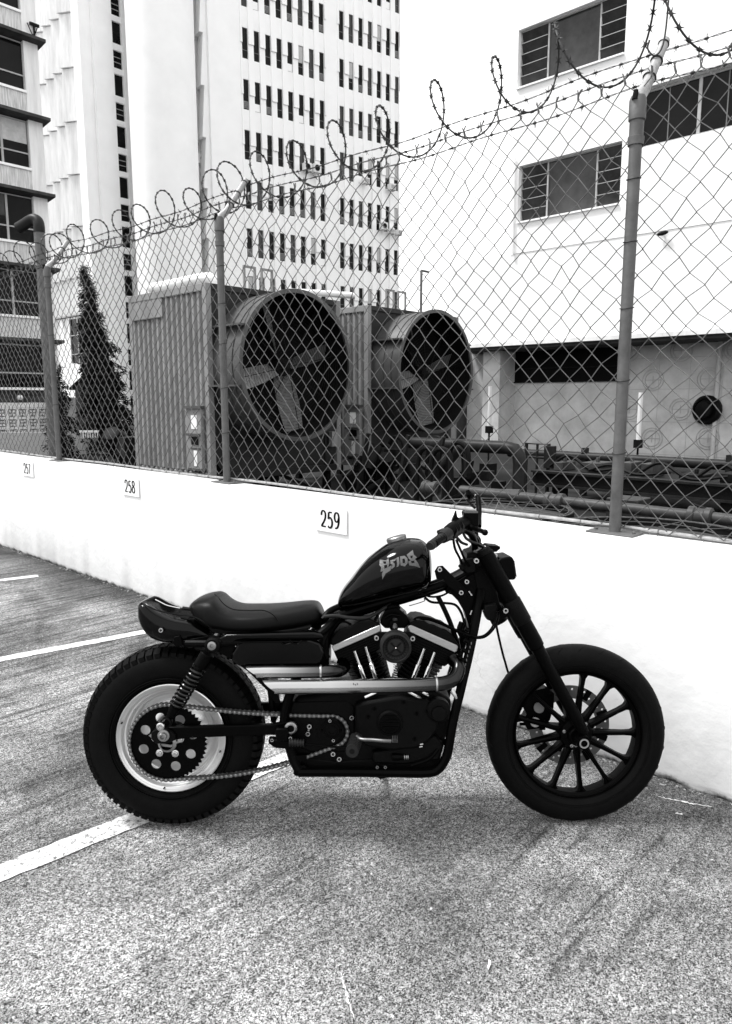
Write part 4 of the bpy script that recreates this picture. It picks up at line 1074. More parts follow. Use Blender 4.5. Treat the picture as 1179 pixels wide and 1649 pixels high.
# big dark manifold with elbow
def world_tube(name, pts, r, mt_, label, cat='pipe', n=14, extra=None):
    m = MB(); m.tube(pts, r, n)
    if extra: extra(m)
    return tag(m.build(name, mt_), label, cat)
Ye = 8.2; A1 = atY(742, 714, Ye); A2 = atY(838, 722, Ye); A3 = atY(838, 800, Ye)
world_tube('manifold_pipe', [V(A1.x-.9, Ye, A2.z), V(A2.x-.20, Ye, A2.z), V(A2.x-.08, Ye, A2.z-.02), V(A2.x-.02, Ye, A2.z-.09), V(A2.x, Ye, A2.z-.2), V(A2.x, Ye, 0)], .088, 'pipe_dk', 'fat dark pipe right of the fans that turns straight down in an elbow')
Yr = 10.5; B1 = atY(820, 734, Yr); B2 = atY(1179, 747, Yr); zr = (atY(1000, 739, Yr).z)
def rail_extra(m):
    for x_ in (-5.2, -3.1, -1.4, 0.6): m.box((x_, Yr-.06, .0), (x_+.07, Yr+.06, zr+.14))
world_tube('upper_rail_pipe', [V(B1.x, Yr, zr), V(B2.x+8, Yr, zr)], .075, 'pipe_dk', 'long straight dark pipe crossing in front of the medallion wall', extra=rail_extra)
Yc_ = 5.6; zc_ = atY(1000, 818, Yc_).z
def coup(m):
    for x_ in (-4.45, -3.1, -1.9, -.9): m.lathe([(.05, 0), (.072, .01), (.072, .05), (.06, .06), (.06, .12), (.072, .13), (.072, .17), (.05, .18)], (x_, Yc_, zc_), (1,0,0), 16)
world_tube('lagged_pipe', [V(atY(838, 802, Yc_).x, Yc_, zc_+.03), V(-4.0, Yc_, zc_+.01), V(-2, Yc_, zc_), V(3, Yc_, zc_-.03)], .044, 'pipe_lt', 'lighter grey pipe with thick couplings low behind the wall, under the beam platform', extra=coup)
m = MB()
for i in range(5):
    z_ = .15+i*.035; m.tube(spline([(-2.4, 7+i*.05, z_+.2), (-1.6, 7.0, z_-.03*math.sin(i)), (-.6, 7.1, z_+.1*math.cos(i*2))], 6), .012, 5)
tag(m.build('cable_bundle', 'steel_dk'), 'loose sagging bundle of thin dark cables under the beam platform at right', 'cables')
# little guard rail
Yg = 9.6; g0, g1 = atY(848, 714, Yg), atY(884, 716, Yg); gz = atY(866, 765, Yg).z
tr = empty('guard_rail', (g0.x, Yg, 0), 'small dark tubular guard rail beside the fat elbow pipe', 'railing')
m = MB()
m.tube([V(0,0,0), V(0,0,g0.z), V(g1.x-g0.x, 0, g0.z), V(g1.x-g0.x, 0, 0)], .03, 8); m.tube([V(.0,0,g0.z-.2), V(g1.x-g0.x, 0, g0.z-.2)], .02, 8); m.tube([V((g1.x-g0.x)*.5,0,g0.z), V((g1.x-g0.x)*.5, 0, 0)], .02, 8); m.build('rail', 'pipe_dk', tr)
m = MB(); m.box((g1.x-g0.x-.05, -.05, g0.z-.35), (g1.x-g0.x+.1, .05, g0.z-.02)); m.build('kick_plate', 'pipe_dk', tr, bevel=.005)
# machinery between manifold and containers
t2 = empty('pump_skid', (-7.0, 8.0, 0), 'tangle of dark pump machinery between the right container and the elbow pipe', 'machinery')
rnd = random.Random(77)
for i in range(34):
    x_, y_, z_ = rnd.uniform(-1.0, 1.3), rnd.uniform(-.6, .8), rnd.uniform(0, .55)
    s = rnd.uniform(.08, .26); m = MB()
    if i % 3 == 0: m.cyl((x_, y_, z_), (x_+rnd.uniform(-.3,.3), y_+rnd.uniform(-.3,.3), z_+s*1.6), s*.45, 12)
    elif i % 3 == 1: m.box((x_, y_, z_), (x_+s, y_+s, z_+s*.9))
    else: m.tube(spline([(x_, y_, 0), (x_+.05, y_, z_+.3), (x_+.3, y_, z_+.35), (x_+.35, y_, z_)], 5), .035, 8)
    m.build(('pump_body', 'valve_box', 'bent_pipe')[i % 3], rnd.choice(('steel_dk', 'steel_dk', 'steel_dk', 'pipe_dk')), t2, bevel=.004 if i % 3 == 1 else 0)
for x_ in (-.4, .35, .95): m = MB(); m.beam((x_, -.3, 0), (x_+.25, -.3, 1.0), .05, .05); m.build('strut', 'pipe_dk', t2, smooth=0)
# round fan cowls close behind the wall
def cowl(cx, cy, cz, r, label):
    t = empty('fan_cowl', (cx, cy, 0), label, 'fan cowl', 'round fan cowls behind the wall')
    m = MB(); m.lathe([(r*.98, 0), (r*.98, cz-.06), (r, cz-.05), (r, cz), (r-.03, cz), (r-.04, cz-.06), (r-.04, .1)], (0,0,0), (0,0,1), 48); m.build('cowl_ring', 'steel_dk', t)
    m = MB(); m.lathe([(0, cz-.02), (r*.5, cz-.035), (r-.035, cz-.06)], (0,0,0), (0,0,1), 40)
    m.build('screen', mat('dark_screen', .035, .7, nscale=60, namt=.3), t)
    m = MB()
    for i in range(12):
        an = 2*PI*i/12; m.tube([V(0,0,cz+.025), V(math.cos(an)*r, math.sin(an)*r, cz)], .0035, 4)
    for rr in (.98, .93, .6, .25): m.tube([V(math.cos(a_)*r*rr, math.sin(a_)*r*rr, cz+.025*(1-rr)) for a_ in [2*PI*j/48 for j in range(48)]], .004, 4, closed=True)
    for i in range(70):
        a_ = 2*PI*i/70; m.tube([V(math.cos(a_)*r*.98, math.sin(a_)*r*.98, cz+.002), V(math.cos(a_+.06)*r*.93, math.sin(a_+.06)*r*.93, cz+.004)], .0025, 3)
    m.build('wire_guard', 'wire', t, kind='stuff', fix=False)
k0 = atZ(862, 806, .60); cowl(k0.x, k0.y-.62, .60, .62, 'round dark fan cowl with wire guard, behind the handlebar')
k1 = atZ(1100, 838, .66); cowl(k1.x+.02, k1.y-.68, .66, .68, 'round dark fan cowl with radial wire guard right of the nearest fence post')
# boxes under the beam at right
for (px_, py_, w_, h_, dd, lab) in ((1000, 828, .30, .28, 6.6, 'small pale cabinet behind the fence post, below the lighter grey pipe'),):
    p = at_d(px_, py_, dd); m = MB(); m.box((p.x-w_/2, p.y, 0), (p.x+w_/2, p.y+.3, p.z+h_*.5)); tag(m.build('cabinet', 'container_dk', bevel=.01), lab, 'cabinet')
# dark round machine left of the near container
p = at_d(195, 720, 12.5); t3 = empty('small_concrete_mixer', (p.x, p.y, 0), 'small dark drum machine between the yard wall and the near container', 'machine')
m = MB(); m.lathe([(.10, -.30), (.21, -.2), (.23, .05), (.15, .25), (.13, .26)], (-.15, 0, .74), (.35, -.5, .6), 18, cap=True); m.build('drum', 'steel_dk', t3)
m = MB(); m.tube([(-.25, -.2, 0), (0, 0, .6), (.3, .2, 0)], .03, 6); m.box((-.02, -.1, .3), (.30, .25, .85)); m.build('stand', 'container_dk', t3, smooth=0)
m = MB(); m.lathe([(.13, -.04), (.17, -.04), (.17, .04), (.13, .04)], (.1, -.22, .42), (.7, -.7, 0), 18, closed=True); m.build('wheel', 'rubber', t3)
# ================================================================== motorcycle
BA = atZ(276, 1317.5)                      # rear tyre on the ground
BB = atZ(927, 1317.5)
WBL = 1.447
BF = (BB-BA).normalized(); BN0 = V(BF.y, -BF.x, 0)         # forward; towards its right side
LEAN = math.radians(6)
BU = V(0,0,1)*math.cos(LEAN)-BN0*math.sin(LEAN); BN = BN0*math.cos(LEAN)+V(0,0,1)*math.sin(LEAN)
BM = Matrix((BF, -BN, BU)).transposed().to_4x4(); BM.translation = BA
BMI = BM.inverted()
bike = empty('motorcycle', (0,0,0), 'black custom motorcycle with a solo seat and silver exhaust pipes parked beside the white wall', 'motorcycle'); bike.matrix_world = BM
def q(x, y, w=0.0):
    """point of the motorcycle at lateral offset w (right side positive), in its own frame"""
    return BMI @ onp(x, y, BA+BN*w, BN)
def qs(P, w): return [q(a, c, w) for a, c in P]
LAT = V(0, -1, 0)                           # towards the right side
S1 = 2.5/FPX                                # metres per photograph pixel at the motorcycle
def plate_q(name, P, w, th, m, par=bike, bevel=.0015):
    b_ = MB(); b_.prism(qs(P, w), LAT*-th); return b_.build(name, m, par, bevel=bevel)
def bolt(x, y, w, r=.0085, par=bike, m='bolt', h=.008, socket=True, name='bolt'):
    p = q(x, y, w); b_ = MB()
    b_.lathe([(r*1.0, 0), (r*1.0, h*.7), (r*.86, h), (r*.52, h), (r*.45, h*.35), (0, h*.35)] if socket else [(r, 0), (r, h*.7), (r*.8, h), (0, h)], p, LAT, 16)
    o = b_.build(name, m, par)
    if socket:
        b2 = MB(); b2.lathe([(r*.46, h*.40), (0, h*.40)], p, LAT, 6); b2.build('socket', 'black', o, fix=False)
    return o
def tubeq(name, P, r, m='satin', par=bike, n=10, k=6, cap=True, fix=True):
    b_ = MB(); b_.tube(spline([q(*p) for p in P], k) if len(P) > 2 else [q(*p) for p in P], r, n, cap=cap); return b_.build(name, m, par)

# ------------------------------------------------------------------ wheels
RAD = .3165
def tyre(cx, half, rim_r, tread, name='tyre', flat=.78):
    """cross-section: rounded section from bead to tread"""
    prof = []; H = RAD-rim_r; n = 26
    for i in range(n+1):
        a = -1.12*PI/1.24+ (2*1.12*PI/1.24)*i/n
        # superellipse around the section centre
        cr = rim_r+H*.47; e = 2.35
        c_, s_ = math.cos(a), math.sin(a)
        rr = (H*.53)*math.copysign(abs(c_)**(2/e), c_); ww = half*math.copysign(abs(s_)**(2/e), s_)
        prof.append((max(cr+rr, rim_r-.004), ww))
    prof.append((rim_r-.006, half*.72)); prof = [(rim_r-.006, -half*.72)]+prof
    w = MB(); w.lathe(prof, (cx, 0, RAD), LAT, 96); return w.build(name, 'rubber', None, smooth=50)
def wheel_root(name, cx): o = D.objects.new(name, None); COL.objects.link(o); o.parent = bike; o.empty_display_size = .05; return o
# rear
rw = wheel_root('rear_wheel', 0); RX = .020; rw.location = (RX, 0, 0)
HALF_R, HALF_F = .079, .052
ty = tyre(0, HALF_R, .187, True); ty.parent = rw
b_ = MB()
NT = 66
for i in range(NT):
    a = 2*PI*i/NT
    for (w0, w1, r0, r1, sh) in ((-.071, -.040, -.014, .001, 0), (.040, .071, .001, -.014, 0), (-.034, -.003, .002, .003, .5), (.003, .034, .003, .002, .5)):
        aa = a+sh*2*PI/NT; da = 2*PI/NT*.34
        P = []
        for (w_, dr) in ((w0, r0), (w1, r1)):
            for s_ in (-1, 1):
                for hh in (-.012, .0032):
                    R = RAD-.0035+dr+hh if abs(w_) > .05 else RAD-.004+dr+hh
                    P.append(V(math.cos(aa+s_*da)*R, -w_, RAD+math.sin(aa+s_*da)*R))
        b_.hexa([P[0], P[2], P[6], P[4], P[1], P[3], P[7], P[5]])
b_.build('tread_blocks', 'rubber', rw, kind='stuff', smooth=0)
b_ = MB()   # sidewall rings
for rr, ww in ((.205, .0775), (.212, .0785)): b_.lathe([(rr, ww-.004), (rr+.001, ww+.0012), (rr+.003, ww+.0012), (rr+.004, ww-.004)], (0,0,RAD), LAT, 80)
b_.build('sidewall_ring', 'rubber', rw)
b_ = MB()
prof = [(.182, .062), (.188, .0665), (.1915, .0645), (.1895, .0615), (.1765, .0600), (.1745, .057), (.1735, .046), (.1715, .0435), (.1640, .0425), (.1625, .040), (.1615, .030), (.1595, .0275), (.1520, .0265), (.1505, .024), (.1495, .012), (.1475, .010), (.1400, .009), (.1385, .006), (.130, .000), (.121, -.006), (.118, -.012), (.121, -.030), (.150, -.05), (.188, -.066)]
b_.lathe(prof, (0,0,RAD), LAT, 96); rim = b_.build('rim', 'rimm', rw, smooth=50)
b_ = MB(); b_.lathe([(.119, -.0125), (.10, .004), (.075, .010), (.06, -.006), (.035, -.01)], (0,0,RAD), LAT, 48); b_.build('wheel_disc', 'rimm', rim)
b_ = MB(); b_.cyl((0, .08, RAD), (0, -.105, RAD), .034, 28); b_.cyl((0, -.07, RAD), (0, -.098, RAD), .05, 28); b_.build('hub', 'satin', rw)
for an in (162, 262, 345): b_ = MB(); c = V(math.cos(math.radians(an))*.178, -.062, RAD+math.sin(math.radians(an))*.178); b_.tube([c, c+V(0,-.010,0)], .0028, 6); b_.build('balance_weight', 'satin', rim)
# sprocket with eight lightening holes
def circ(cx, cy, r, n=28): return [(cx+r*math.cos(2*PI*i/n), cy+r*math.sin(2*PI*i/n)) for i in range(n)]
NS = 51; out = []
for i in range(NS*4):
    a = 2*PI*i/(NS*4); out.append((math.cos(a)*(.1290+[-.004, .0, .005, .0][i % 4]), math.sin(a)*(.1290+[-.004, .0, .005, .0][i % 4])))
holes = [circ(math.cos(math.radians(a))*.088, math.sin(math.radians(a))*.088, .0180) for a in [22.5+45*k-6 for k in range(8)]]
def latm(cx, cz, w): return Matrix.Translation((cx, -w, cz)) @ Matrix.Rotation(PI/2, 4, 'X')
SPW = .098
spk = curve_plate('sprocket', [out, circ(0,0,.02)]+holes, .006, 'satin', latm(0, RAD, SPW), rw, bevel=.0006)
for an in (80+8, 80+80, 80+152, 80+224, 80+296):
    a = math.radians(an); c = V(math.cos(a)*.046, -(SPW+.004), RAD+math.sin(a)*.046)
    b_ = MB(); b_.lathe([(.0125, 0), (.0125, .004), (.0085, .005), (.0085, .012), (.007, .013), (0, .013)], c, LAT, 14); b_.build('sprocket_bolt', 'bolt', spk)
b_ = MB(); b_.lathe([(.034, 0), (.032, .010), (.022, .014), (.022, .02)], (0, -(SPW+.003), RAD), LAT, 28); b_.build('hub_flange', 'alu_dull', spk)
# front
fw_ = wheel_root('front_wheel', WBL)
ty = tyre(WBL, HALF_F, .226, False); ty.parent = fw_
b_ = MB()
for rr, ww in ((.246, .0505), (.252, .0512), (.268, .0518)): b_.lathe([(rr, ww-.004), (rr+.0008, ww+.0006), (rr+.002, ww+.0006), (rr+.003, ww-.004)], (WBL,0,RAD), LAT, 90)
b_.build('sidewall_ring', 'rubber', fw_)
b_ = MB()   # road tread sipes as thin proud strips
for i in range(26):
    a = 2*PI*i/26
    for sd in (-1, 1):
        P = []
        for j in range(5):
            f = j/4; aa = a+sd*.02+f*.11; ww = sd*(.012+.032*f); R = RAD-.0012-.052*(.03+.9*(abs(ww)/.052)**3.2)*.42
            P.append(V(WBL+math.cos(aa)*R, -ww, RAD+math.sin(aa)*R))
        b_.tube(P, .0011, 4)
b_.build('tread_pattern', 'black', fw_, kind='stuff')
b_ = MB()
b_.lathe([(.228, .036), (.233, .038), (.236, .034), (.230, .030), (.224, .028), (.213, .020), (.2125, .012), (.2125, -.012), (.213, -.020), (.224, -.028), (.236, -.034), (.233, -.038), (.228, -.036)], (WBL,0,RAD), LAT, 96, closed=True)
rimf = b_.build('rim', 'satin', fw_, smooth=40)
b_ = MB(); b_.lathe([(0,-.052), (.030,-.052), (.034, -.035), (.058,-.024), (.062, -.010), (.062, .014), (.055, .026), (.036, .030), (.034, .050), (.030, .054), (0,.054)], (WBL,0,RAD), LAT, 40); b_.build('hub', 'satin', fw_)
for k in range(13):
    a = math.radians(82.5+k*360/13); d = V(math.cos(a), 0, math.sin(a)); t_ = V(-d.z, 0, d.x); c = V(WBL, 0, RAD); rings = []
    for (r_, hw, hd) in ((.052, .0125, .020), (.075, .0095, .019), (.12, .0075, .016), (.17, .0068, .014), (.198, .0085, .014), (.209, .0145, .014), (.2145, .024, .014)):
        p = c+d*r_
        rings.append([p-t_*hw+LAT*hd*.8, p-t_*hw*.35+LAT*hd, p-t_*hw*.22+LAT*hd*.72, p+t_*hw*.22+LAT*hd*.72, p+t_*hw*.35+LAT*hd, p+t_*hw+LAT*hd*.8, p+t_*hw-LAT*hd*.8, p-t_*hw-LAT*hd*.8])
    b_ = MB(); b_.skin(rings); b_.build('spoke', 'satin', fw_)
# brake disc on the far side, two finishes and carrier buttons
rotw = -.072
hl = [];
for i in range(18):
    a = 2*PI*i/18+.1; hl += [circ(math.cos(a)*.134, math.sin(a)*.134, .0042, 10), circ(math.cos(a+.13)*.121, math.sin(a+.13)*.121, .0042, 10)]
rot = curve_plate('brake_disc', [circ(0,0,.1475,72), circ(0,0,.100,60)]+hl, .005, 'rotor', latm(WBL, RAD, rotw), fw_)
for i in range(9):
    a = 2*PI*i/9+.35; b_ = MB(); d = V(math.cos(a), 0, math.sin(a)); t_ = V(-d.z, 0, d.x); c = V(WBL, -rotw, RAD)
    b_.prism([c+d*.108-t_*.009+LAT*.0035, c+d*.1478-t_*.010+LAT*.0035, c+d*.1478+t_*.010+LAT*.0035, c+d*.108+t_*.009+LAT*.0035], LAT*.003); b_.build('disc_button', 'satin', rot, smooth=0)
for i in range(5):
    a = 2*PI*i/5+.6; b_ = MB(); d = V(math.cos(a), 0, math.sin(a)); c = V(WBL, -rotw, RAD); b_.beam(c+d*.03, c+d*.104, .012, .014, up=(0,1,0)); b_.build('disc_carrier', 'satin', rot)
b_ = MB(); b_.lathe([(.024, .062), (.024, .080), (.0185, .084), (.0185, .112), (.0175, .114), (.010, .114), (.009, .10), (0, .10)], (WBL,0,RAD), LAT, 24); ax_ = b_.build('front_axle', 'satin', fw_)
b_ = MB(); b_.lathe([(.0175, .112), (.0165, .1165), (.0115, .1165), (.0105, .1135)], (WBL,0,RAD), LAT, 28); b_.build('axle_ring', 'alu', ax_)
for (dx, dz) in ((-.045, .012), (-.018, -.040), (-.004, -.038), (.03, .038)): b_ = MB(); b_.lathe([(.0065, .024), (.0065, .032), (.003, .033), (0,.03)], (WBL+dx, 0, RAD+dz), LAT, 10); b_.build('hub_bolt', 'alu_dull', fw_)
# caliper (left side, behind the disc as seen from here)
cal = MB(); cq = lambda x, y, w: q(x, y, w)
cw = -.055
b_ = MB(); b_.prism(qs([(846,1124),(862,1112),(880,1108),(893,1117),(892,1140),(886,1160),(876,1172),(850,1176),(843,1160),(849,1150),(842,1138)], cw), LAT*-.055); cal_ = b_.build('brake_caliper', 'satin', bike, bevel=.003)
for (x, y, r_) in ((868, 1140, .020), (862, 1163, .019)): b_ = MB(); b_.cyl(q(x, y, cw+.004), q(x, y, cw+.016), r_, 18); b_.build('piston_cover', 'alu_dull' if y > 1150 else 'rotor', cal_, bevel=.002)
for (x, y) in ((843,1131),(841,1166),(883,1118),(873,1173)): b_ = MB(); b_.cyl(q(x-4, y, cw), q(x+5, y, cw), .006, 8); b_.build('caliper_bolt', 'satin', cal_)

# ------------------------------------------------------------------ fork, clamps, headlight
FD0, FD1 = (789, 905), (941, 1180)
FW_ = .092
def forkpt(t, w):      # the fork line in the motorcycle's own plane
    a, c = q(FD0[0], FD0[1], FW_), q(FD1[0], FD1[1], FW_); p = a+(c-a)*t; return V(p.x, -w, p.z)
fork = wheel_root('front_fork', 0)
for w in (FW_, -FW_):
    b_ = MB(); b_.tube([forkpt(-.05, w), forkpt(.47, w)], .0285, 26); leg = b_.build('upper_tube', 'satin', fork)
    b_ = MB(); b_.tube([forkpt(.47, w), forkpt(.49, w), forkpt(.50, w), forkpt(.86, w), forkpt(.95, w), forkpt(1.0, w)], [.0275, .0275, .0225, .0215, .020, .017], 24); b_.build('slider', 'satin', leg)
    b_ = MB(); b_.lathe([(.0285, -.045), (.0315, -.04), (.0315, .04), (.0285, .045)], forkpt(.285, w), forkpt(1, w)-forkpt(0, w), 26); b_.build('lower_clamp', 'crinkle', leg)
    b_ = MB(); b_.cyl(V(WBL, -w, RAD)-LAT*.020, V(WBL, -w, RAD)+LAT*.018, .024, 24); b_.build('axle_lug', 'satin', leg)
    b_ = MB(); b_.tube([forkpt(-.075, w), forkpt(-.05, w)], [.022, .026], 20); b_.build('fork_cap', 'crinkle', leg)
for t_ in (.0, .285):
    b_ = MB(); d = (forkpt(1,0)-forkpt(0,0)).normalized(); b_.beam(forkpt(t_, FW_), forkpt(t_, -FW_), .055, .032, up=tuple(d)); 
    b_.beam(forkpt(t_, .04)-V(.035,0,.02), forkpt(t_, -.04)-V(.035,0,.02), .07, .03, up=tuple(d)); b_.build('triple_clamp', 'crinkle', fork, bevel=.004)
b_ = MB(); b_.tube([forkpt(-.03, 0)-V(.055,0,.025), forkpt(.33, 0)-V(.055,0,.03)], .030, 20); b_.build('steering_stem', 'satin', fork)
bolt(767, 903, .125, .0095, fork); bolt(814, 983, .125, .0098, fork); bolt(797, 895, .06, .0085, fork); 
b_ = MB(); b_.tube([q(763,885,.05), q(775,889,.05)], .013, 14); b_.build('stem_nut', 'alu_dull', fork)
hd = MB(); P0 = [(800,905),(806,899),(824,896),(828,902),(832,930),(829,934),(812,934),(806,925)]
a = qs(P0, .075); b2 = [p-LAT*.15 for p in a]; hd.add(a+b2, [tuple(range(8))[::-1], tuple(range(8,16))]+[(i, (i+1)%8, 8+(i+1)%8, 8+i) for i in range(8)])
hl_ = hd.build('headlight', 'satin', fork, bevel=.006)
b_ = MB(); b_.add([p for p in (q(828.5,903,.06), q(828.5,903,.06)-LAT*.12, q(832.3,929,.06)-LAT*.12, q(832.3,929,.06))], [(0,1,2,3)]); b_.build('lens', 'glass', hl_, fix=False)
tubeq('headlight_bracket', [(797,897,.03),(803,905,.03),(808,912,.0)], .010, 'satin', fork)
b_ = MB(); b_.prism(qs([(784,880),(787,878),(806,880),(806,884),(803,886),(800,889),(795,889),(790,884)], .05), LAT*-.09); b_.build('speedometer', 'satin', fork, bevel=.003)
# ------------------------------------------------------------------ handlebar
bars = wheel_root('handlebar', 0)
GE, GI = q(692, 880, .37), q(722, 858, .27)
b_ = MB(); b_.tube(spline([q(700,876,.355), q(722,859,.27), q(738,850,.20), q(757,858,.12), q(764,875,.07), q(765,888,.04)], 7), .0125, 14)
b_.tube(spline([q(765,888,.04), q(765,889,-.05), q(766,868,-.10), q(762,842,-.16), q(757,828,-.23), q(748,826,-.36)], 7), .0125, 14); b_.build('bar', 'satin', bars)
b_ = MB(); d = (GE-GI).normalized(); b_.tube([GI-d*.02, GE-d*.01, GE], [.0135, .014, .0125], 20)
for i in range(9): c = GI+(GE-GI)*(i/9); b_.tube([c, c+d*.006], .0147, 18)
b_.build('grip', 'rubber2', bars)
b_ = MB(); b_.tube([q(712,866,.30), q(719,861,.28), q(722,858,.27)], [.019, .022, .019], 20); b_.build('grip_flange', 'rubber2', bars)
b_ = MB(); b_.tube([q(722,858,.27), q(728,854,.25), q(742,846,.20), q(750,842,.175)], [.018, .0245, .026, .023], 24); sw = b_.build('switch_housing', 'satin', bars)
for i, (x, y) in enumerate(((726,857),(731,853),(736,850))): b_ = MB(); b_.tube([q(x-2,y-1,.26-.015*i), q(x+1,y+1,.25-.015*i)], .0262, 22, cap=False); b_.build('housing_ridge', 'rubber2', sw)
b_ = MB(); b_.tube([q(706,857,.27), q(711,856,.26), q(715,862,.26)], [.007, .012, .012], 12); b_.build('thumb_switch', 'rubber2', sw)
b_ = MB(); b_.prism(qs([(731,832),(735,822),(737,832),(744,840),(738,846),(728,840)], .22), LAT*-.03); b_.build('throttle_stop', 'satin', sw, bevel=.003)
# master cylinder reservoir and lever
b_ = MB(); b_.prism(qs([(747,826),(749,822),(769,823),(771,826),(771,846),(766,849),(750,847),(747,843)], .185), LAT*-.045); mc = b_.build('master_cylinder', 'satin', bars, bevel=.003)
b_ = MB(); b_.prism(qs([(748,824),(750,821.5),(768,822.5),(770,824),(770,826.5),(748,826.5)], .187), LAT*-.049); b_.build('reservoir_cap', 'rotor', mc, bevel=.001)
b_ = MB(); b_.tube(spline([q(752,848,.19), q(762,851,.21), q(772,854,.26), q(779,856.5,.30)], 5), [.011]*5+[.009]*5+[.0075]*6, 10); b_.lathe([(0,-.011),(.008,-.007),(.0105,0),(.008,.007),(0,.011)], q(781,857.5,.305), (1,0,0), 12); b_.build('brake_lever', 'satin', bars)
# clutch side: lever bracket and mirror stem seen beyond
b_ = MB(); b_.tube(spline([q(771,848,-.10), q(771.5,825,-.18), q(770,803,-.22), q(769,800,-.24)], 5), .0105, 10); b_.build('clutch_lever', 'satin', bars)
b_ = MB(); b_.tube([q(753,789,-.33), q(755,796,-.33), q(758,803,-.33)], [.007, .014, .010], 10); b_.tube([q(758,803,-.33), q(764,799,-.30), q(770,800,-.28)], [.008, .009, .007], 8); b_.tube([q(752,805,-.30), q(759,813,-.26), q(765,818,-.24)], .005, 6); b_.build('clutch_perch', 'satin', bars)
b_ = MB(); b_.tube([q(764,799,-.27), q(767,799.5,-.27)], .0085, 10); b_.build('adjuster', 'bolt', bars)
for i, P in enumerate((
    [(733,862,.20),(738,868,.18),(744,874,.15),(752,877,.12)], [(746,858,.18),(750,866,.16),(757,871,.13),(764,874,.10),(778,880,.05)],
    [(730,868,.19),(733,884,.15),(740,898,.10),(744,908,.08)], [(735,870,.17),(742,886,.12),(748,900,.09),(756,912,.08)],
    [(764,862,.05),(770,868,.0),(771,876,-.04),(766,884,-.04)], [(759,860,.0),(767,862,-.05),(773,869,-.08),(771,880,-.08)],
    [(757,872,.10),(775,880,.08),(790,893,.08),(797,910,.08),(800,935,.08)], [(741,902,.07),(745,906,.06),(752,905,.06),(757,910,.05)])):
    tubeq('cable', P, .0042 if i > 1 else .0048, 'satin' if i > 1 else 'rubber2', bars, 8)
# clutter of the steering head
for P, w, th in (([(743,906),(752,900),(762,898),(768,905),(766,922),(752,924),(744,916)], .07, .06), ([(752,890),(770,884),(792,897),(786,912),(766,914),(752,902)], .06, .12), ([(738,912),(744,907),(750,914),(745,921)], .085, .02),
                 ([(760,912),(786,906),(798,940),(806,978),(790,996),(775,980)], .035, .09)):
    plate_q('steering_cover', P, w, th, 'crinkle', bike, .004)
plate_q('ignition_unit', [(781,975),(800,973),(803,994),(792,1001),(784,998),(780,988)], .085, .045, 'crinkle', bike, .004)
# ------------------------------------------------------------------ frame
fr = wheel_root('frame', 0)
def both(name, P, r, m='satin', w=None):
    for s in (1, -1): tubeq(name, [(a[0], a[1], a[2]) for a in P], r, m, fr) if s == 1 else (lambda pts: MB().tube(spline([V(p.x, -p.y, p.z) for p in pts], 6), r, 12).build(name, m, fr))([q(*a) for a in P])
both('downtube', [(774,950,.03),(768,990,.055),(756,1050,.085),(742,1110,.115),(730,1160,.125),(724,1195,.13),(719,1218,.13),(706,1238,.13),(688,1244,.13),(640,1244,.13),(560,1243,.13),(481,1243,.13)], .0165)
both('seat_rail', [(372,1032,.10),(420,1031,.12),(470,1029,.12),(505,1026,.12),(528,1010,.10),(548,992,.05),(600,975,.03),(660,958,.03),(720,938,.03),(765,915,.03)], .0145)
both('rear_upright', [(505,1026,.12),(493,1060,.115),(470,1110,.11),(458,1160,.11),(470,1215,.12),(481,1240,.13)], .0165)
tubeq('backbone', [(540,992,0),(600,975,0),(660,958,0),(720,938,0),(760,918,0)], .024, 'satin', fr, 14)
both('rear_strut', [(300,1036,.13),(340,1036,.14),(375,1034,.14),(410,1034,.13)], .013)
plate_q('neck_gusset', [(737,926),(748,918),(778,930),(786,946),(776,965),(768,1000),(757,1024),(754,1005),(748,985),(738,968),(728,958),(718,955),(722,938)], .03, .06, 'satin', fr, .003)
plate_q('coil_bracket', [(700,920),(705,912),(713,911),(722,920),(742,940),(756,955),(750,962),(738,956),(722,944),(713,932),(707,934),(703,932)], .085, .006, 'satin', fr)
for (x, y, w) in ((708,917,.085),(742.5,954,.087),(751.5,936.5,.07)): bolt(x, y, w, .0088, fr)
for (x0,y0,x1,y1) in ((755,952,760,959),(757.5,990,760,983)): tubeq('gusset_slot', [(x0,y0,.034),(x1,y1,.034)], .0022, 'tube_light', fr, 6)
plate_q('lower_end', [(474,1237),(480,1233),(492,1233),(494,1240),(508,1240),(508,1250),(476,1250),(472,1246)], .135, .02, 'satin', fr)
plate_q('lower_end', [(472,1222),(478,1217),(492,1216),(494,1224),(480,1228),(478,1236),(484,1238),(474,1240),(478,1232)], .13, .02, 'satin', fr)
# ------------------------------------------------------------------ fuel tank
def station_loft(name, ST, m, par=bike, n=28, smooth=60, power=2.4):
    """ST: (x px, top px, bottom px, half width, exponent)"""
    rings = []
    for s in ST:
        x, yt, yb, hw = s[:4]; e = s[4] if len(s) > 4 else power
        t_, bo = q(x, yt, 0), q(x, yb, hw*.6)
        bo = V(t_.x, 0, bo.z); c = (t_+bo)/2; h = (t_.z-bo.z)/2; R = []
        for i in range(n):
            a = 2*PI*i/n; c_, s_ = math.cos(a), math.sin(a)
            R.append(V(c.x, math.copysign(abs(c_)**(2/e), c_)*hw, c.z+math.copysign(abs(s_)**(2/e), s_)*h))
        rings.append(R)
    b_ = MB(); b_.skin(rings); return b_.build(name, m, par, smooth=smooth)
def poly_at(P, x):
    for i in range(len(P)-1):
        if P[i][0] <= x <= P[i+1][0]:
            t_ = (x-P[i][0])/(P[i+1][0]-P[i][0]); return P[i][1]+(P[i+1][1]-P[i][1])*t_
    return P[-1][1] if x > P[-1][0] else P[0][1]
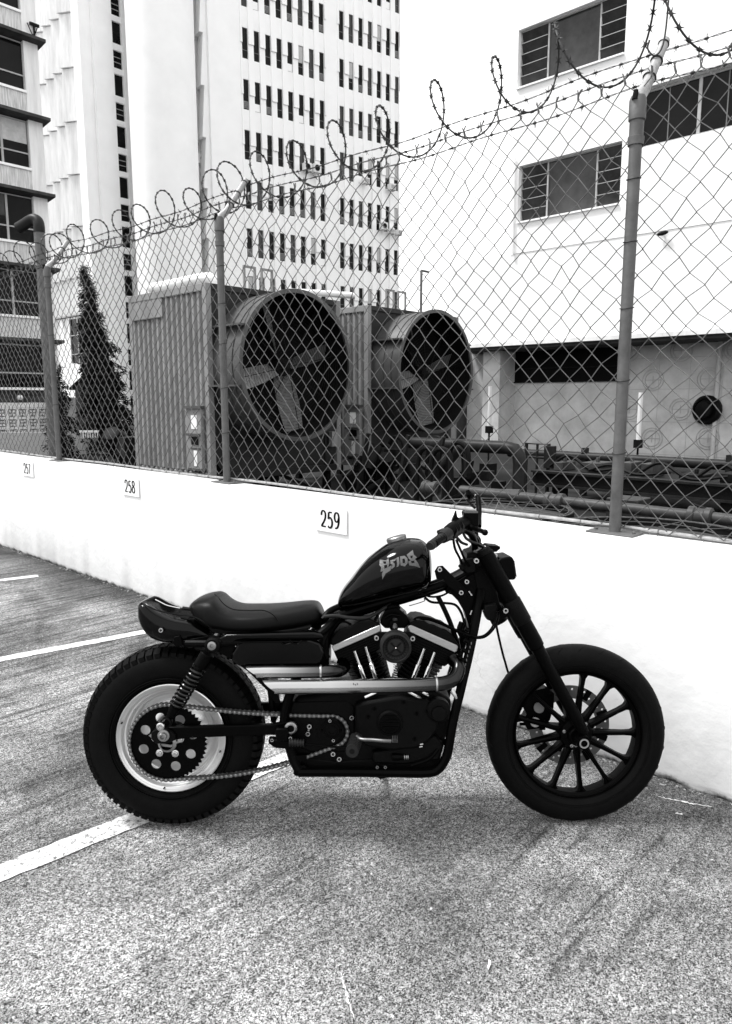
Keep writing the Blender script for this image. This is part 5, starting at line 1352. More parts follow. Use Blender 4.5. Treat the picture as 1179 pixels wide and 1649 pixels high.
T_top = [(543.5,975),(545,962),(550,951),(556,942),(566,930),(578,913),(592,898),(606,887),(620,877),(636,870),(650,867),(664,866),(676,867.5),(684,871.5),(690,878),(693,888),(694,905)]
T_bot = [(543.5,977),(548,980.5),(560,980),(600,971),(640,962),(670,955),(686,950),(692,944),(694,930)]
T_hw = [(543.5,.02),(546,.040),(555,.062),(575,.092),(600,.115),(630,.132),(655,.136),(675,.130),(686,.112),(692,.08),(694,.045)]
xs = [543.5,544.2,546,549,553,559,566,575,585,596,608,620,633,646,658,668,676,682,687,690.5,692.8,694]
tank = station_loft('fuel_tank', [(x, poly_at(T_top, x), poly_at(T_bot, x), poly_at(T_hw, x), 2.5) for x in xs], 'gloss', n=44)
md = tank.modifiers.new('Subsurf', 'SUBSURF'); md.levels = 1; md.render_levels = 2
b_ = MB()
c = q(640, 873, 0); d = V(-.28, 0, 1).normalized()
b_.lathe([(.034, -.006), (.034, .006), (.036, .008), (.036, .018), (.033, .021), (.010, .023), (0, .023)], c, d, 32); b_.build('filler_cap', 'alu_dull', tank)
# seam along the lower edge
b_ = MB(); b_.tube([V(q(x, poly_at(T_bot, x)-3, poly_at(T_hw, x)*.9).x, -poly_at(T_hw, x)*.93, q(x, poly_at(T_bot, x)-4, poly_at(T_hw, x)*.9).z) for x in (552,566,585,610,633,658,676,686)], .003, 6); b_.build('seam', 'gloss', tank)
# lettering, hand cut angular shapes laid on the tank's side
def on_tank(px_, py_):
    # march the sight line to the tank skin: nearest w whose section contains the point
    for i in range(160, 0, -1):
        w = i*.001; p = q(px_, py_, w)
        # section at p.x
        best = None
        for k in range(len(xs)-1):
            a0, a1 = q(xs[k], 900, 0).x, q(xs[k+1], 900, 0).x
            if a0 <= p.x <= a1:
                f = (p.x-a0)/(a1-a0); x_ = xs[k]+(xs[k+1]-xs[k])*f; best = x_; break
        if best is None: continue
        hw = poly_at(T_hw, best); zt = q(best, poly_at(T_top, best), 0).z; zb2 = q(best, poly_at(T_bot, best), hw*.6).z
        c_, h_ = (zt+zb2)/2, (zt-zb2)/2
        if h_ <= 0: continue
        if (abs(w)/hw)**2.5+(abs(p.z-c_)/h_)**2.5 <= 1.0: return p+LAT*.0015
    return q(px_, py_, .12)
K = 340/1179.0      # letter outlines measured on an enlargement
LET = {
 'B': [[(318,420),(352,424),(366,412),(372,440),(364,462),(384,452),(378,480),(352,496),(332,530),(330,500),(336,484),(322,488),(326,462),(316,450)], [(336,430),(352,430),(354,442),(340,444)], [(342,452),(358,448),(360,462),(344,472)]],
 'B_hole': [],
 'S': [[(376,424),(412,412),(404,426),(388,432),(400,440),(402,456),(388,470),(374,472),(386,458),(390,450),(378,444)]],
 'I': [[(410,410),(424,404),(428,440),(424,456),(412,462),(414,440)]],
 'D': [[(430,402),(456,398),(472,412),(474,438),(458,458),(434,452)], [(444,416),(456,414),(460,426),(458,440),(446,440)]],
 'E': [[(468,392),(502,366),(508,392),(526,408),(514,416),(530,436),(544,466),(514,456),(484,452),(476,430),(490,424),(478,412)], [(488,400),(502,398),(500,412),(490,412)], [(492,428),(510,426),(512,440),(496,440)]],
}
def fillpoly(loops):
    cu = D.curves.new('t', 'CURVE'); cu.dimensions = '2D'; cu.fill_mode = 'BOTH'
    for lp in loops:
        sp = cu.splines.new('POLY'); sp.points.add(len(lp)-1); sp.use_cyclic_u = True
        for i, p in enumerate(lp): sp.points[i].co = (p[0]/100, p[1]/100, 0, 1)
    t = D.objects.new('tmp', cu); COL.objects.link(t); dg = bpy.context.evaluated_depsgraph_get(); dg.update()
    me = D.meshes.new_from_object(t.evaluated_get(dg)); D.objects.remove(t)
    vs = [(v.co.x*100, v.co.y*100) for v in me.vertices]; fs = [tuple(p.vertices) for p in me.polygons]; return vs, fs
import bmesh
for L_, lps in LET.items():
    if not lps: continue
    vs, fs = fillpoly(lps)
    bm = bmesh.new(); bv = [bm.verts.new((a, c, 0)) for a, c in vs]
    for f in fs:
        try: bm.faces.new([bv[i] for i in f])
        except ValueError: pass
    bmesh.ops.triangulate(bm, faces=bm.faces); bmesh.ops.subdivide_edges(bm, edges=bm.edges, cuts=3, use_grid_fill=True)
    me = D.meshes.new('letter'); bm.to_mesh(me); bm.free()
    for v in me.vertices: v.co = on_tank(520+v.co.x*K, 780+v.co.y*K)
    me.materials.append(MT['decal']); o = D.objects.new('letter', me); COL.objects.link(o); o.parent = tank
# ------------------------------------------------------------------ seat
S_top = [(308,975),(310,970),(318,963),(330,958),(344,955.5),(350,955),(356,958),(363,966),(372,973),(384,977),(400,977.5),(430,977),(460,974),(490,969.5),(505,969),(513,970),(518,978),(523,990),(524,995)]
S_bot = [(308,977),(314,986),(322,998),(335,1011),(350,1016),(380,1018),(420,1018),(460,1015),(490,1011),(508,1006),(520,999),(524,996)]
S_hw = [(308,.03),(312,.06),(322,.10),(340,.125),(370,.135),(410,.14),(440,.13),(470,.105),(500,.088),(515,.075),(522,.05),(524,.03)]
xs2 = [308,309.5,312,317,324,332,340,347,352,357,362,368,376,386,398,414,430,446,462,478,492,503,511,516,520,523,524]
seat = station_loft('seat', [(x, poly_at(S_top, x), poly_at(S_bot, x), poly_at(S_hw, x), 3.2) for x in xs2], 'leather', n=40)
md = seat.modifiers.new('Subsurf', 'SUBSURF'); md.levels = 1; md.render_levels = 2
b_ = MB(); b_.tube(spline([q(346,957,.095), q(351,961,.118), q(360,972,.132), q(375,981,.142), q(400,983,.147), q(425,983,.139), q(440,990,.131), q(448,1000,.127)], 6), .0022, 6); b_.build('stitching', 'leather', seat)
plate_q('seat_pan', [(335,1012),(420,1018),(470,1014),(500,1009),(500,1013),(470,1020),(420,1024),(345,1020)], .12, .24, 'crinkle', bike)
# ------------------------------------------------------------------ tail section
C_top = [(231.5,984),(232,972),(234,964),(240,961.5),(248,965),(262,974),(280,982),(300,987),(318,989),(335,1000),(350,1012),(352,1018)]
C_bot = [(231.5,986),(233,996),(238,1009),(246,1021),(256,1028),(272,1033.5),(290,1033.5),(310,1030),(335,1026),(352,1021)]
C_hw = [(231.5,.06),(234,.082),(240,.095),(260,.112),(300,.125),(340,.12),(352,.11)]
xs3 = [231.5,232.2,234,237,242,248,256,264,274,284,296,308,320,334,346,352]
tail = station_loft('tail_cowl', [(x, poly_at(C_top, x)+1, poly_at(C_bot, x), poly_at(C_hw, x), 5) for x in xs3], 'gloss', n=36)
b_ = MB()
b_.tube(spline([q(234,972,.09), q(242,978,.103), q(257,984,.112), q(280,989,.119), q(305,992,.122), q(322,998,.122), q(342,1012,.116)], 6), .0028, 6); b_.build('cowl_edge', 'gloss', tail)
b_ = MB(); b_.tube(spline([q(250,965.5,.03), q(258,969.5,.03), q(268,974.5,.03), q(280,977.5,.03), q(290,979.5,.03)], 5), .0022, 8); b_.build('lamp_strip', 'chrome', tail)
b_ = MB(); b_.tube([q(294,979,.03), q(308,981,.03)], .006, 8); b_.build('strap', 'rubber2', tail)
bolt(260, 1014.5, .122, .0085, tail)
plate_q('fender_strut', [(282,1034),(342,1023),(352,1026),(350,1034),(335,1040),(300,1040),(283,1040)], .125, .010, 'satin', bike)
plate_q('fender_strut', [(280,1026),(290,1024),(295,1040),(284,1042),(278,1036)], .130, .014, 'satin', bike)
# ------------------------------------------------------------------ side cover / oil tank
sc_ = plate_q('side_cover', [(371,1064),(373,1052),(382,1038),(390,1032),(500,1030),(516,1036),(522,1050),(520,1064),(512,1072),(400,1072),(385,1074)], .150, .05, 'gloss', bike, .008)
b_ = MB(); b_.prism(qs([(352,1028),(365,1022),(505,1019),(520,1022),(522,1028),(395,1029),(380,1031),(372,1036),(356,1036)], .155), LAT*-.04); b_.build('frame_cover', 'gloss', bike, bevel=.005)
b_ = MB(); b_.tube(spline([q(382,1040,.153), q(388,1034.5,.155), q(430,1033.5,.155), q(495,1032.5,.155)], 5), .0025, 6); b_.build('cover_ridge', 'gloss', sc_)
plate_q('battery_box', [(380,1034),(515,1030),(530,1005),(530,1080),(440,1085),(380,1070)], .09, .18, 'satin', bike, .01)
plate_q('inner_mudguard', [(385,1070),(420,1075),(440,1110),(445,1165),(436,1165),(430,1110),(410,1085)], .07, .14, 'satin', bike, .006)
for P in ([(450,1033,.156),(458,1038,.158),(468,1036,.158)], [(466,1030,.156),(472,1036,.158),(480,1037,.158),(486,1031,.156)]): tubeq('wire_loop', P, .0022, 'satin', bike, 6)
bolt(504, 1014, .105, .007, bike, 'satin'); 
# hose from seat to frame
tubeq('hose', [(522,993,.09),(540,991.5,.09),(565,995,.09),(590,994.5,.08),(605,988,.07),(622,977,.05)], .0062, 'rubber2', bike)
tubeq('hose', [(520,998,.08),(530,985,.06),(545,977,.04)], .011, 'satin', bike)
tubeq('hose', [(528,1060,.09),(520,1040,.09),(528,1018,.08),(540,1000,.07),(548,990,.06)], .010, 'satin', bike)
tubeq('hose', [(524,1030,.05),(535,1012,.05),(552,1001,.05),(566,1006,.05),(572,1012,.04)], .004, 'satin', bike, 8)
tubeq('hose', [(515,1075,.06),(524,1050,.05),(530,1020,.05),(545,998,.04)], .014, 'satin', bike)
# ------------------------------------------------------------------ swingarm, axle, chain
swing = wheel_root('swingarm', 0)
SAW = .128
for s in (1, -1):
    w = SAW if s == 1 else -SAW+.02
    b_ = MB(); P = qs([(246,1176),(254,1171),(284,1171),(438,1167),(470,1160),(478,1172),(470,1186),(438,1184),(300,1189),(256,1197),(246,1192)], SAW)
    P = [V(p.x, -(w if s == 1 else w), p.z) for p in P]; b_.prism([p-LAT*.022 for p in P], LAT*.022); b_.build('arm', 'satin', swing, bevel=.004)
b_ = MB(); b_.cyl(V(q(468,1171,.1).x, .12, q(468,1171,.1).z), V(q(468,1171,.1).x, -.12, q(468,1171,.1).z), .026, 20); b_.build('pivot_tube', 'satin', swing)
b_ = MB(); b_.lathe([(.021, 0), (.021, .012), (.016, .016), (.012, .016), (.010, .008), (0,.008)], q(469,1171,.140), LAT, 24); pv = b_.build('pivot_cap', 'alu_dull', swing); b_ = MB(); b_.lathe([(.014, .0155), (0, .0168)], q(469,1171,.140), LAT, 6); b_.build('cap_recess', 'satin', pv, fix=False)
b_ = MB(); b_.prism(qs([(245,1188),(245,1178),(252,1173),(264,1172),(276,1175),(284,1182),(284,1190),(270,1196),(252,1196)], .128), LAT*.012); b_.build('axle_plate', 'crinkle', swing, bevel=.003)
b_ = MB(); b_.lathe([(.020, 0), (.020, .006), (.0135, .007), (.0135, .020), (.0115, .022), (.007, .022), (.006, .012), (0,.012)], q(264,1184,.140), LAT, 24); b_.build('axle_nut', 'alu_dull', swing)
for (x, y, r_) in ((259.5,1166,.0125),(280.5,1166,.0115),(268,1201,.0125)):
    pass
b_ = MB(); b_.prism(qs([(240,1184),(246,1180),(247,1188),(262,1197),(276,1199),(288,1192),(296,1189),(294,1194),(284,1197),(276,1203),(262,1201),(250,1192)], .108), LAT*.004); b_.build('torque_plate', 'alu_dull', swing)
# final drive chain: rear sprocket, upper run, gearbox sprocket, lower run
CW = SPW; rc = V(RX, -CW, RAD); fc = q(535, 1176.5, CW+.0); fc.y = -CW; r1_, r2_ = .1315, .0535
path = []
up0 = q(310, 1121, CW); up1 = q(537, 1150, CW)
def arc(c, r, a0, a1, n): return [V(c.x+math.cos(a0+(a1-a0)*i/n)*r, -CW, c.z+math.sin(a0+(a1-a0)*i/n)*r) for i in range(n+1)]
dv = fc-rc; base_a = math.atan2(dv.z, dv.x); off_a = math.acos((r1_-r2_)/math.hypot(dv.x, dv.z))
aU, aL = base_a+off_a, base_a-off_a
pts = arc(rc, r1_, aU, aL+2*PI, 60)                 # round the back of the rear sprocket
pl0 = pts[-1]; fl = arc(fc, r2_, aL, aU, 24)
low = []
for i in range(1, 20):
    t_ = i/20; p = pl0+(fl[0]-pl0)*t_; low.append(p+V(0,0,-.030*math.sin(PI*t_)))
upl = []
for i in range(1, 20):
    t_ = i/20; p = fl[-1]+(pts[0]-fl[-1])*t_; upl.append(p+V(0,0,-.010*math.sin(PI*t_)))
loop = pts+low+fl+upl; loop.append(loop[0])
L_ = [0]
for i in range(1, len(loop)): L_.append(L_[-1]+(loop[i]-loop[i-1]).length)
NL = int(L_[-1]/.0159/2)*2; st = L_[-1]/NL
def along(s):
    s %= L_[-1]; import bisect
    i = max(1, min(len(L_)-1, bisect.bisect_left(L_, s))); f = (s-L_[i-1])/max(1e-9, L_[i]-L_[i-1]); return loop[i-1]+(loop[i]-loop[i-1])*f
ch = wheel_root('drive_chain', 0); b_ = MB(); rl = MB()
for i in range(NL):
    a, c = along(i*st), along((i+1)*st); d = (c-a).normalized(); t_ = V(-d.z, 0, d.x); o_ = .0095 if i % 2 else .0065
    for sgn in (1, -1):
        w_ = LAT*o_*sgn; P = []
        for k in range(7): an = PI/2+PI*k/6; P.append(a+d*math.cos(an)*.0065+t_*math.sin(an)*.0065+w_)
        P.append((a+c)/2-t_*.0042+w_)
        for k in range(7): an = -PI/2+PI*k/6; P.append(c+d*math.cos(an)*.0065+t_*math.sin(an)*.0065+w_)
        P.append((a+c)/2+t_*.0042+w_)
        b_.prism(P, LAT*.0016)
    rl.lathe([(.0042, -.011), (.0042, .0115), (.003, .0125), (0, .0125)], a, LAT, 8)
b_.build('link_plates', 'chainm', ch, kind='stuff', smooth=0, fix=False); rl.build('chain_pins', 'alu_dull', ch, kind='stuff')
# gearbox sprocket and its cover plate
out = []
for i in range(21*4):
    a = 2*PI*i/(21*4); R = .052+[-.004, .0, .005, .0][i % 4]; out.append((math.cos(a)*R, math.sin(a)*R))
curve_plate('gearbox_sprocket', [out], .006, 'crinkle', latm(fc.x, fc.z, CW), bike)
pc = q(535, 1175.5, .115)
gp = curve_plate('sprocket_cover', [[(p.x-pc.x, p.z-pc.z) for p in qs([(516,1174),(531,1156),(539,1156),(554,1175),(553,1179),(540,1197),(533,1197),(518,1180)], .115)], circ(-.034, .0, .006, 12), circ(.030, .0, .006, 12)], .006, 'crinkle', latm(pc.x, pc.z, .112), bike, bevel=.001)
for r_ in (.030, .024, .014): b_ = MB(); b_.lathe([(r_-.002, .0), (r_-.001, .004), (r_+.001, .004), (r_+.002, 0)], V(pc.x, -.115, pc.z), LAT, 30); b_.build('cover_ring', 'crinkle', gp)
bolt(531.5, 1160, .117, .006, gp); bolt(537, 1191.5, .117, .006, gp)
# ------------------------------------------------------------------ shock absorber
for s in (1, -1):
    W = .150*s
    T, Bm = q(343,1038,.150), q(268,1163,.150); T = V(T.x, -W, T.z); Bm = V(Bm.x, -W, Bm.z); d = (Bm-T).normalized(); Ls = (Bm-T).length
    sh = wheel_root('shock_absorber', 0)
    b_ = MB(); b_.tube([T+d*.035, T+d*.085], .0235, 22); b_.build('top_cap', 'satin', sh, bevel=.002)
    b_ = MB(); b_.tube([T+d*.08, Bm-d*.03], .0145, 16); b_.build('damper', 'crinkle', sh)
    b_ = MB(); e = d.orthogonal().normalized(); g_ = d.cross(e); turns = 10.5; N = 230
    b_.tube([T+d*(.09+(Ls-.155)*i/N)+(e*math.cos(2*PI*turns*i/N)+g_*math.sin(2*PI*turns*i/N))*.0225 for i in range(N+1)], .0042, 8); b_.build('coil_spring', 'spring', sh)
    b_ = MB(); b_.tube([Bm-d*.062, Bm-d*.028], [.020, .014], 18); b_.build('lower_seat', 'satin', sh)
    b_ = MB(); b_.lathe([(.026, -.018), (.026, .012), (.020, .016), (.016, .016)], T, LAT*s, 24); b_.build('eyelet', 'crinkle', sh); b_ = MB(); b_.lathe([(.019, -.012), (.019, .010), (.014, .012)], Bm, LAT*s, 20); b_.build('eyelet', 'crinkle', sh)
    if s == 1:
        b_ = MB(); b_.lathe([(.0145, .012), (.0145, .020), (.010, .022), (.006, .022), (.005, .016), (0,.016)], T, LAT, 18); b_.build('top_bolt', 'alu_dull', sh)
        b_ = MB(); b_.lathe([(.0135, .010), (.0135, .018), (.010, .021), (.006, .021), (.005, .015), (0,.015)], q(260.5,1167.5,.15), LAT, 18); b_.build('lower_bolt', 'bolt', sh)
        plate_q('upper_mount', [(334,1028),(350,1027),(372,1034),(384,1050),(402,1072),(440,1106),(446,1112),(438,1112),(400,1082),(372,1062),(352,1050),(338,1048),(332,1038)], .125, .012, 'satin', bike)
# exhaust bracket: long dark strut to the pipe ends
plate_q('exhaust_bracket', [(392,1072),(402,1078),(430,1100),(447,1118),(452,1132),(443,1132),(430,1112),(400,1082)], .165, .010, 'satin', bike)
bolt(435, 1097.5, .17, .0062, bike, 'tube_light', .004, False)
# ------------------------------------------------------------------ exhaust
ex = wheel_root('exhaust', 0)
def pipe_cut(name, P, r, cut, mm='exhaust'):
    """tube whose rear end is cut on a slant"""
    pts = spline([q(*p) for p in P], 8); b_ = MB(); n = 32; d0 = (pts[1]-pts[0]).normalized()
    b_.tube(pts, r, n, cap=False)
    for k in range(n):
        v = Vector(b_.v[k]); b_.v[k] = tuple(v+d0*((v.z-pts[0].z)/r*(-cut)))
    m1 = len(b_.v)
    b2 = MB(); b2.tube(pts[:10], r-.0022, n, cap=False)
    for k in range(n):
        v = Vector(b2.v[k]); b2.v[k] = tuple(v+d0*((v.z-pts[0].z)/r*(-cut)))
    o = b_.build(name, mm, ex, fix=False, smooth=60); b2.build('pipe_lining', 'steel_dk', o, fix=False); return o
pu = pipe_cut('upper_pipe', [(410,1082.5,.155),(440,1082,.155),(480,1082,.155),(515,1081.5,.155),(532,1081,.150),(546,1080,.135),(554,1074,.10),(552,1066,.07)], .0215, .032, 'exhaust_up')
pl = pipe_cut('lower_pipe', [(438,1106.5,.180),(480,1106,.180),(540,1105.5,.180),(600,1104.5,.180),(660,1103.5,.180),(695,1102,.178),(716,1100,.172),(730,1094,.160),(737,1083,.14),(738,1072,.12),(730,1062,.09)], .0235, .030)
for (x, y, w, par, r_) in ((517,1081.5,.155,pu,.0222),(703,1101.5,.177,pl,.0242)):
    c = q(x, y, w); b_ = MB(); b_.lathe([(r_-.001, -.004), (r_+.0006, -.003), (r_+.0012, 0), (r_+.0006, .003), (r_-.001, .004)], c, V(1,0,0), 32); b_.build('weld_bead', 'alu', par)
b_ = MB(); b_.tube([q(728,1112,.16), q(732,1119,.165), q(735,1125,.165)], [.009, .007, .004], 10); b_.build('oxygen_sensor', 'bolt', ex)
for i, (x0_, y0_) in enumerate(((569,1101),(572,1102.5),(575,1101))): tubeq('stamp', [(x0_,y0_-1.2,.2045),(x0_+1,y0_+1.2,.2045)], .0013, 'ink', pl, 4)
# ------------------------------------------------------------------ engine
en = wheel_root('engine', 0)
def pe(name, P, w, th, m='crinkle', bevel=.004, par=None): return plate_q(name, P, w, th, m, par or en, bevel)
pe('crankcase', [(452,1150),(480,1122),(560,1112),(700,1112),(728,1128),(722,1180),(708,1215),(690,1232),(600,1234),(520,1232),(480,1222),(455,1190)], .095, .19, 'crinkle', .015)
pe('sump', [(482,1218),(540,1226),(712,1214),(704,1238),(690,1245),(500,1244),(484,1238)], .10, .18, 'crinkle', .006)
pe('cam_cover', [(571,1136),(592,1130),(642,1122),(690,1128),(705,1150),(706,1176),(690,1196),(672,1206),(630,1210),(590,1203),(574,1190)], .140, .05, 'crinkle', .010)
pe('gearbox_cover', [(470,1130),(560,1128),(572,1138),(572,1195),(560,1212),(500,1212),(470,1200),(460,1170)], .098, .03, 'crinkle', .006)
pe('oil_pump', [(640,1205),(700,1185),(716,1200),(708,1225),(650,1232),(600,1230),(600,1212)], .125, .05, 'crinkle', .008)
c = q(628, 1163.5, .14)
b_ = MB(); b_.lathe([(.043, 0), (.043, .006), (.039, .011), (.036, .012), (.034, .008), (0, .008)], V(c.x, -.14, c.z), LAT, 40); pcov = b_.build('points_cover', 'crinkle', en)
for k in range(-2, 3):
    z = k*.0125; hw = math.sqrt(max(.031**2-z*z, 0)); b_ = MB(); b_.box((c.x-hw, -.1545, c.z+z-.003), (c.x+hw, -.1475, c.z+z+.003)); b_.build('cover_bar', 'satin', pcov, bevel=.001)
b_ = MB(); b_.lathe([(.040, 0), (.040, .030), (.034, .036), (.026, .038), (0, .038)], q(705,1140,.115), LAT, 36); b_.lathe([(.028,.034),(.024,.044),(0,.045)], q(705,1143,.115), LAT, 30); b_.build('oil_filter', 'crinkle', en)
b_ = MB(); b_.tube(spline([q(718,1192,.10), q(706,1205,.12), q(690,1222,.13), q(662,1232,.13)], 6), .007, 8); b_.build('oil_line', 'satin', en)
for (x, y, w, r_) in ((566.5,1155,.105,.0092),(536.5,1213.5,.11,.0092),(546.5,1221.5,.11,.0092),(498.5,1169,.105,.0092),(496,1181,.105,.0092),(468,1187.5,.15,.0062),(438.5,1191,.145,.0062)): bolt(x, y, w, r_, en)
tubeq('bolt_link', [(498,1173,.112),(497,1177,.112)], .004, 'bolt', en, 8)
for (x, y) in ((603,1141),(593,1154),(671,1149),(668,1190),(688,1145),(650,1130),(694,1140)): bolt(x, y, .14, .0055, en, 'satin')
for (x, y) in ((607.5,1234.5),(620.5,1234.5)): bolt(x, y, .135, .0055, en, 'alu_dull')
# starter / sensor details
b_ = MB(); b_.tube([q(632,1219,.13), q(642,1219,.13), q(650,1219,.13), q(657,1219,.13)], [.012, .012, .008, .0085], 12); b_.build('oil_pressure_switch', 'satin', en)
for x in (651.5, 654.5, 657): b_ = MB(); b_.tube([q(x-.8,1219,.13), q(x+.8,1219,.13)], .0092, 12); b_.build('fitting_ring', 'alu_dull', en)
for (x, y) in ((679,1199),(678,1203)): b_ = MB(); b_.tube([q(x-2.5,y,.14), q(x+2.5,y-1,.14)], .003, 8); b_.build('spring_clip', 'alu', en)
# rear brake master cylinder
pe('rear_master_cylinder', [(444,1174),(462,1173),(465,1176),(464,1194),(446,1194),(443,1182)], .165, .04, 'satin', .004)
pe('master_bracket', [(432,1190),(470,1193),(492,1194),(492,1204),(470,1208),(442,1205),(432,1198)], .15, .035, 'satin', .006)
b_ = MB(); P = [q(466,1195.5,.16), q(490,1196.5,.16)]
b_.tube(P, .010, 12)
for i in range(6): c = P[0]+(P[1]-P[0])*(i/5.5); b_.tube([c, c+V(.004,0,0)], .0135, 12)
b_.build('rubber_boot', 'rubber2', en); tubeq('brake_rod', [(492,1198,.16),(530,1202,.17),(562,1204,.18)], .004, 'satin', en, 8)
# foot peg, brake pedal
b_ = MB(); p0, p1 = q(574,1190,.19), q(567,1210,.30); b_.tube([p0, p0+(p1-p0)*.5, p1], [.018, .0195, .0205], 22)
for i in range(8): c = p0+(p1-p0)*(i/8.5); b_.tube([c, c+(p1-p0).normalized()*.005], .022, 20)
pg = b_.build('foot_peg', 'rubber2', bike); b_ = MB(); dd_ = (p1-p0).normalized(); b_.lathe([(.0085, 0), (.0085, .001), (0, .0012)], p1, dd_, 16); b_.build('peg_hole', 'black', pg)
tubeq('brake_pedal', [(575,1186,.22),(582,1190.5,.24),(600,1191.5,.25),(618,1193,.26),(630,1193.5,.26)], .0058, 'rotor', bike, 10)
pe('pedal_pivot', [(563,1190),(566,1184),(573,1183),(580,1188),(578,1196),(570,1198)], .19, .02, 'satin', .003)
b_ = MB(); b_.box(q(631,1190,.25), q(641,1195,.28)); 
for i in range(4): x = 632+i*2.4; b_.box(q(x,1188.5,.25), q(x+1.2,1190,.28))
b_.build('pedal_pad', 'rotor', bike)
for (xa, ya, xb, yb_) in ((526,1255,527,1246),): pass
# cylinders with fins
def cyl_unit(xa, ya, xb, yb_, sgn):
    """axis from crankcase (xa,ya) up to head (xb,yb_)"""
    cu = wheel_root('cylinder', 0); cu.parent = en
    A, B = q(xa, ya, 0), q(xb, yb_, 0); A.y = B.y = 0; d = (B-A).normalized(); t_ = V(d.z, 0, -d.x); Lc = (B-A).length
    m = MB(); m.tube([A, B], .050, 24); m.build('barrel', 'crinkle', cu)
    nf = 15
    for i in range(nf):
        c = A+d*(Lc*(.16+.80*i/(nf-1))); f = i/(nf-1); hx = .060+.016*min(1, f*1.6); hy = .066+.010*f
        if i > nf-5: hx = .080; hy = .080
        R1 = []; R2 = []
        for k in range(24):
            a = 2*PI*k/24; c_, s_ = math.cos(a), math.sin(a)
            o_ = t_*math.copysign(abs(c_)**.6, c_)*hx+V(0,1,0)*math.copysign(abs(s_)**.6, s_)*hy
            R1.append(c+o_-d*.0013); R2.append(c+o_+d*.0013)
        m = MB(); m.skin([R1, R2]); m.build('fin', 'crinkle', cu, smooth=0)
    return cu, d, t_
u1 = cyl_unit(612, 1122, 572, 1022, -1)
u2 = cyl_unit(645, 1122, 698, 1025, 1)
# rocker boxes and their bright bands
rk1 = [(531,1037),(533,1028),(541,1018),(548,1013),(556,1010),(563,1010.5),(572,1004),(580,999),(590,998),(597,997),(604,1001),(611,1005),(614,1011),(611,1013),(536,1041)]
rk2 = [(657,1011),(660,1004),(666,999.5),(675,999),(684,1001),(692,1005),(700,1007),(710,1012),(718,1014),(727,1021),(734,1031),(739,1040),(737,1044),(662,1014)]
for P in (rk1, rk2): 
    o = pe('rocker_box', P, .088, .17, 'crinkle', .006)
for P, nm in (([(534,1040.5),(611,1006.5),(613.5,1008),(613.5,1015.5),(611,1018),(540,1049),(537,1048.5)], 1), ([(658,1008),(662,1006.5),(736,1039),(738,1041.5),(736,1049.5),(732,1051),(660,1018),(657,1012)], 2)):
    pe('rocker_band', P, .095, .006, 'alu', .0025)
for P in ([(537,1048),(611,1018),(616,1030),(612,1046),(556,1070),(543,1062)], [(656,1018),(733,1051),(730,1064),(716,1074),(660,1046),(654,1032)]):
    pe('cylinder_head', P, .080, .16, 'crinkle', .004)
for P, n_ in ((((538,1050),(610,1020)), 7), (((658,1020),(732,1053)), 7)):
    for i in range(n_):
        dy = 3.4+i*3.6; s_ = .86-.03*i; (xa, ya), (xb, yb_) = P; mx_, my_ = (xa+xb)/2, (ya+yb_)/2
        xa2, xb2 = mx_+(xa-mx_)*s_, mx_+(xb-mx_)*s_; ya2, yb2 = my_+(ya-my_)*s_+dy, my_+(yb_-my_)*s_+dy; ox = 1.3*i*(1 if ya > yb_ else -1)
        tubeq('head_fin', [(xa2+ox,ya2,.083),(xb2+ox,yb2,.083)], .0019, 'satin', en, 5)
# air cleaner
b_ = MB(); c = q(637, 1040.5, .13); c = V(c.x, -.10, c.z)
b_.lathe([(.050, 0), (.053, .015), (.053, .052), (.050, .058), (.045, .060), (.043, .056), (.041, .048), (.034, .044), (0, .044)], c, LAT, 48); ac = b_.build('air_cleaner', 'rubber2', bike)
b_ = MB(); b_.lathe([(.0305, .044), (.030, .050), (.026, .053), (0, .055)], c, LAT, 40); b_.build('cleaner_boss', 'rubber2', ac)
for an in (45, 135): a = math.radians(an); d = V(math.cos(a), 0, math.sin(a)); b_ = MB(); b_.beam(c+LAT*.0555-d*.024, c+LAT*.0555+d*.024, .006, .003, up=(0,1,0)); b_.build('boss_groove', 'black', ac, smooth=0)
b_ = MB(); b_.lathe([(.003, .055), (.002, .0585), (0, .059)], c, LAT, 10); b_.build('centre_screw', 'tube_light', ac)
b_ = MB()
for i in range(26): a = 2*PI*i/26; b_.beam(c+LAT*.0445+V(math.cos(a)*.031,0,math.sin(a)*.031), c+LAT*.0465+V(math.cos(a)*.041,0,math.sin(a)*.041), .0018, .003, up=(0,1,0))
b_.build('filter_pleats', 'satin', ac, smooth=0)
bolt(606.5, 1027, .10, .0092, bike); bolt(664.5, 1028, .10, .0092, bike)
plate_q('cleaner_bracket', [(600,1022),(612,1018),(660,1018),(671,1024),(668,1034),(640,1036),(606,1034)], .098, .010, 'crinkle', bike)
# carburettor and clutter above
for P, w, th in (([(616,990),(622,982),(640,978),(648,985),(656,992),(660,1003),(652,1012),(620,1012),(612,1004)], .06, .10), ([(622,978),(630,974),(642,974),(646,980),(638,986),(626,985)], .05, .06), ([(628,1000),(641,1000),(641,1015),(628,1015)], .08, .03)): pe('carburettor', P, w, th, 'satin', .004)
b_ = MB(); b_.cyl(q(636,997,.06), q(636,1013,.085), .009, 14); b_.build('intake_screw', 'rotor', en)
for P in ([(600,990,.05),(612,985,.05),(622,976,.05),(630,972,.05)], [(612,985,.04),(604,998,.05),(598,1003,.06)], [(648,985,.04),(655,998,.05),(662,1006,.05)], [(620,996,.07),(630,990,.08),(644,992,.08)]): tubeq('fuel_line', P, .0052, 'satin', en, 8)
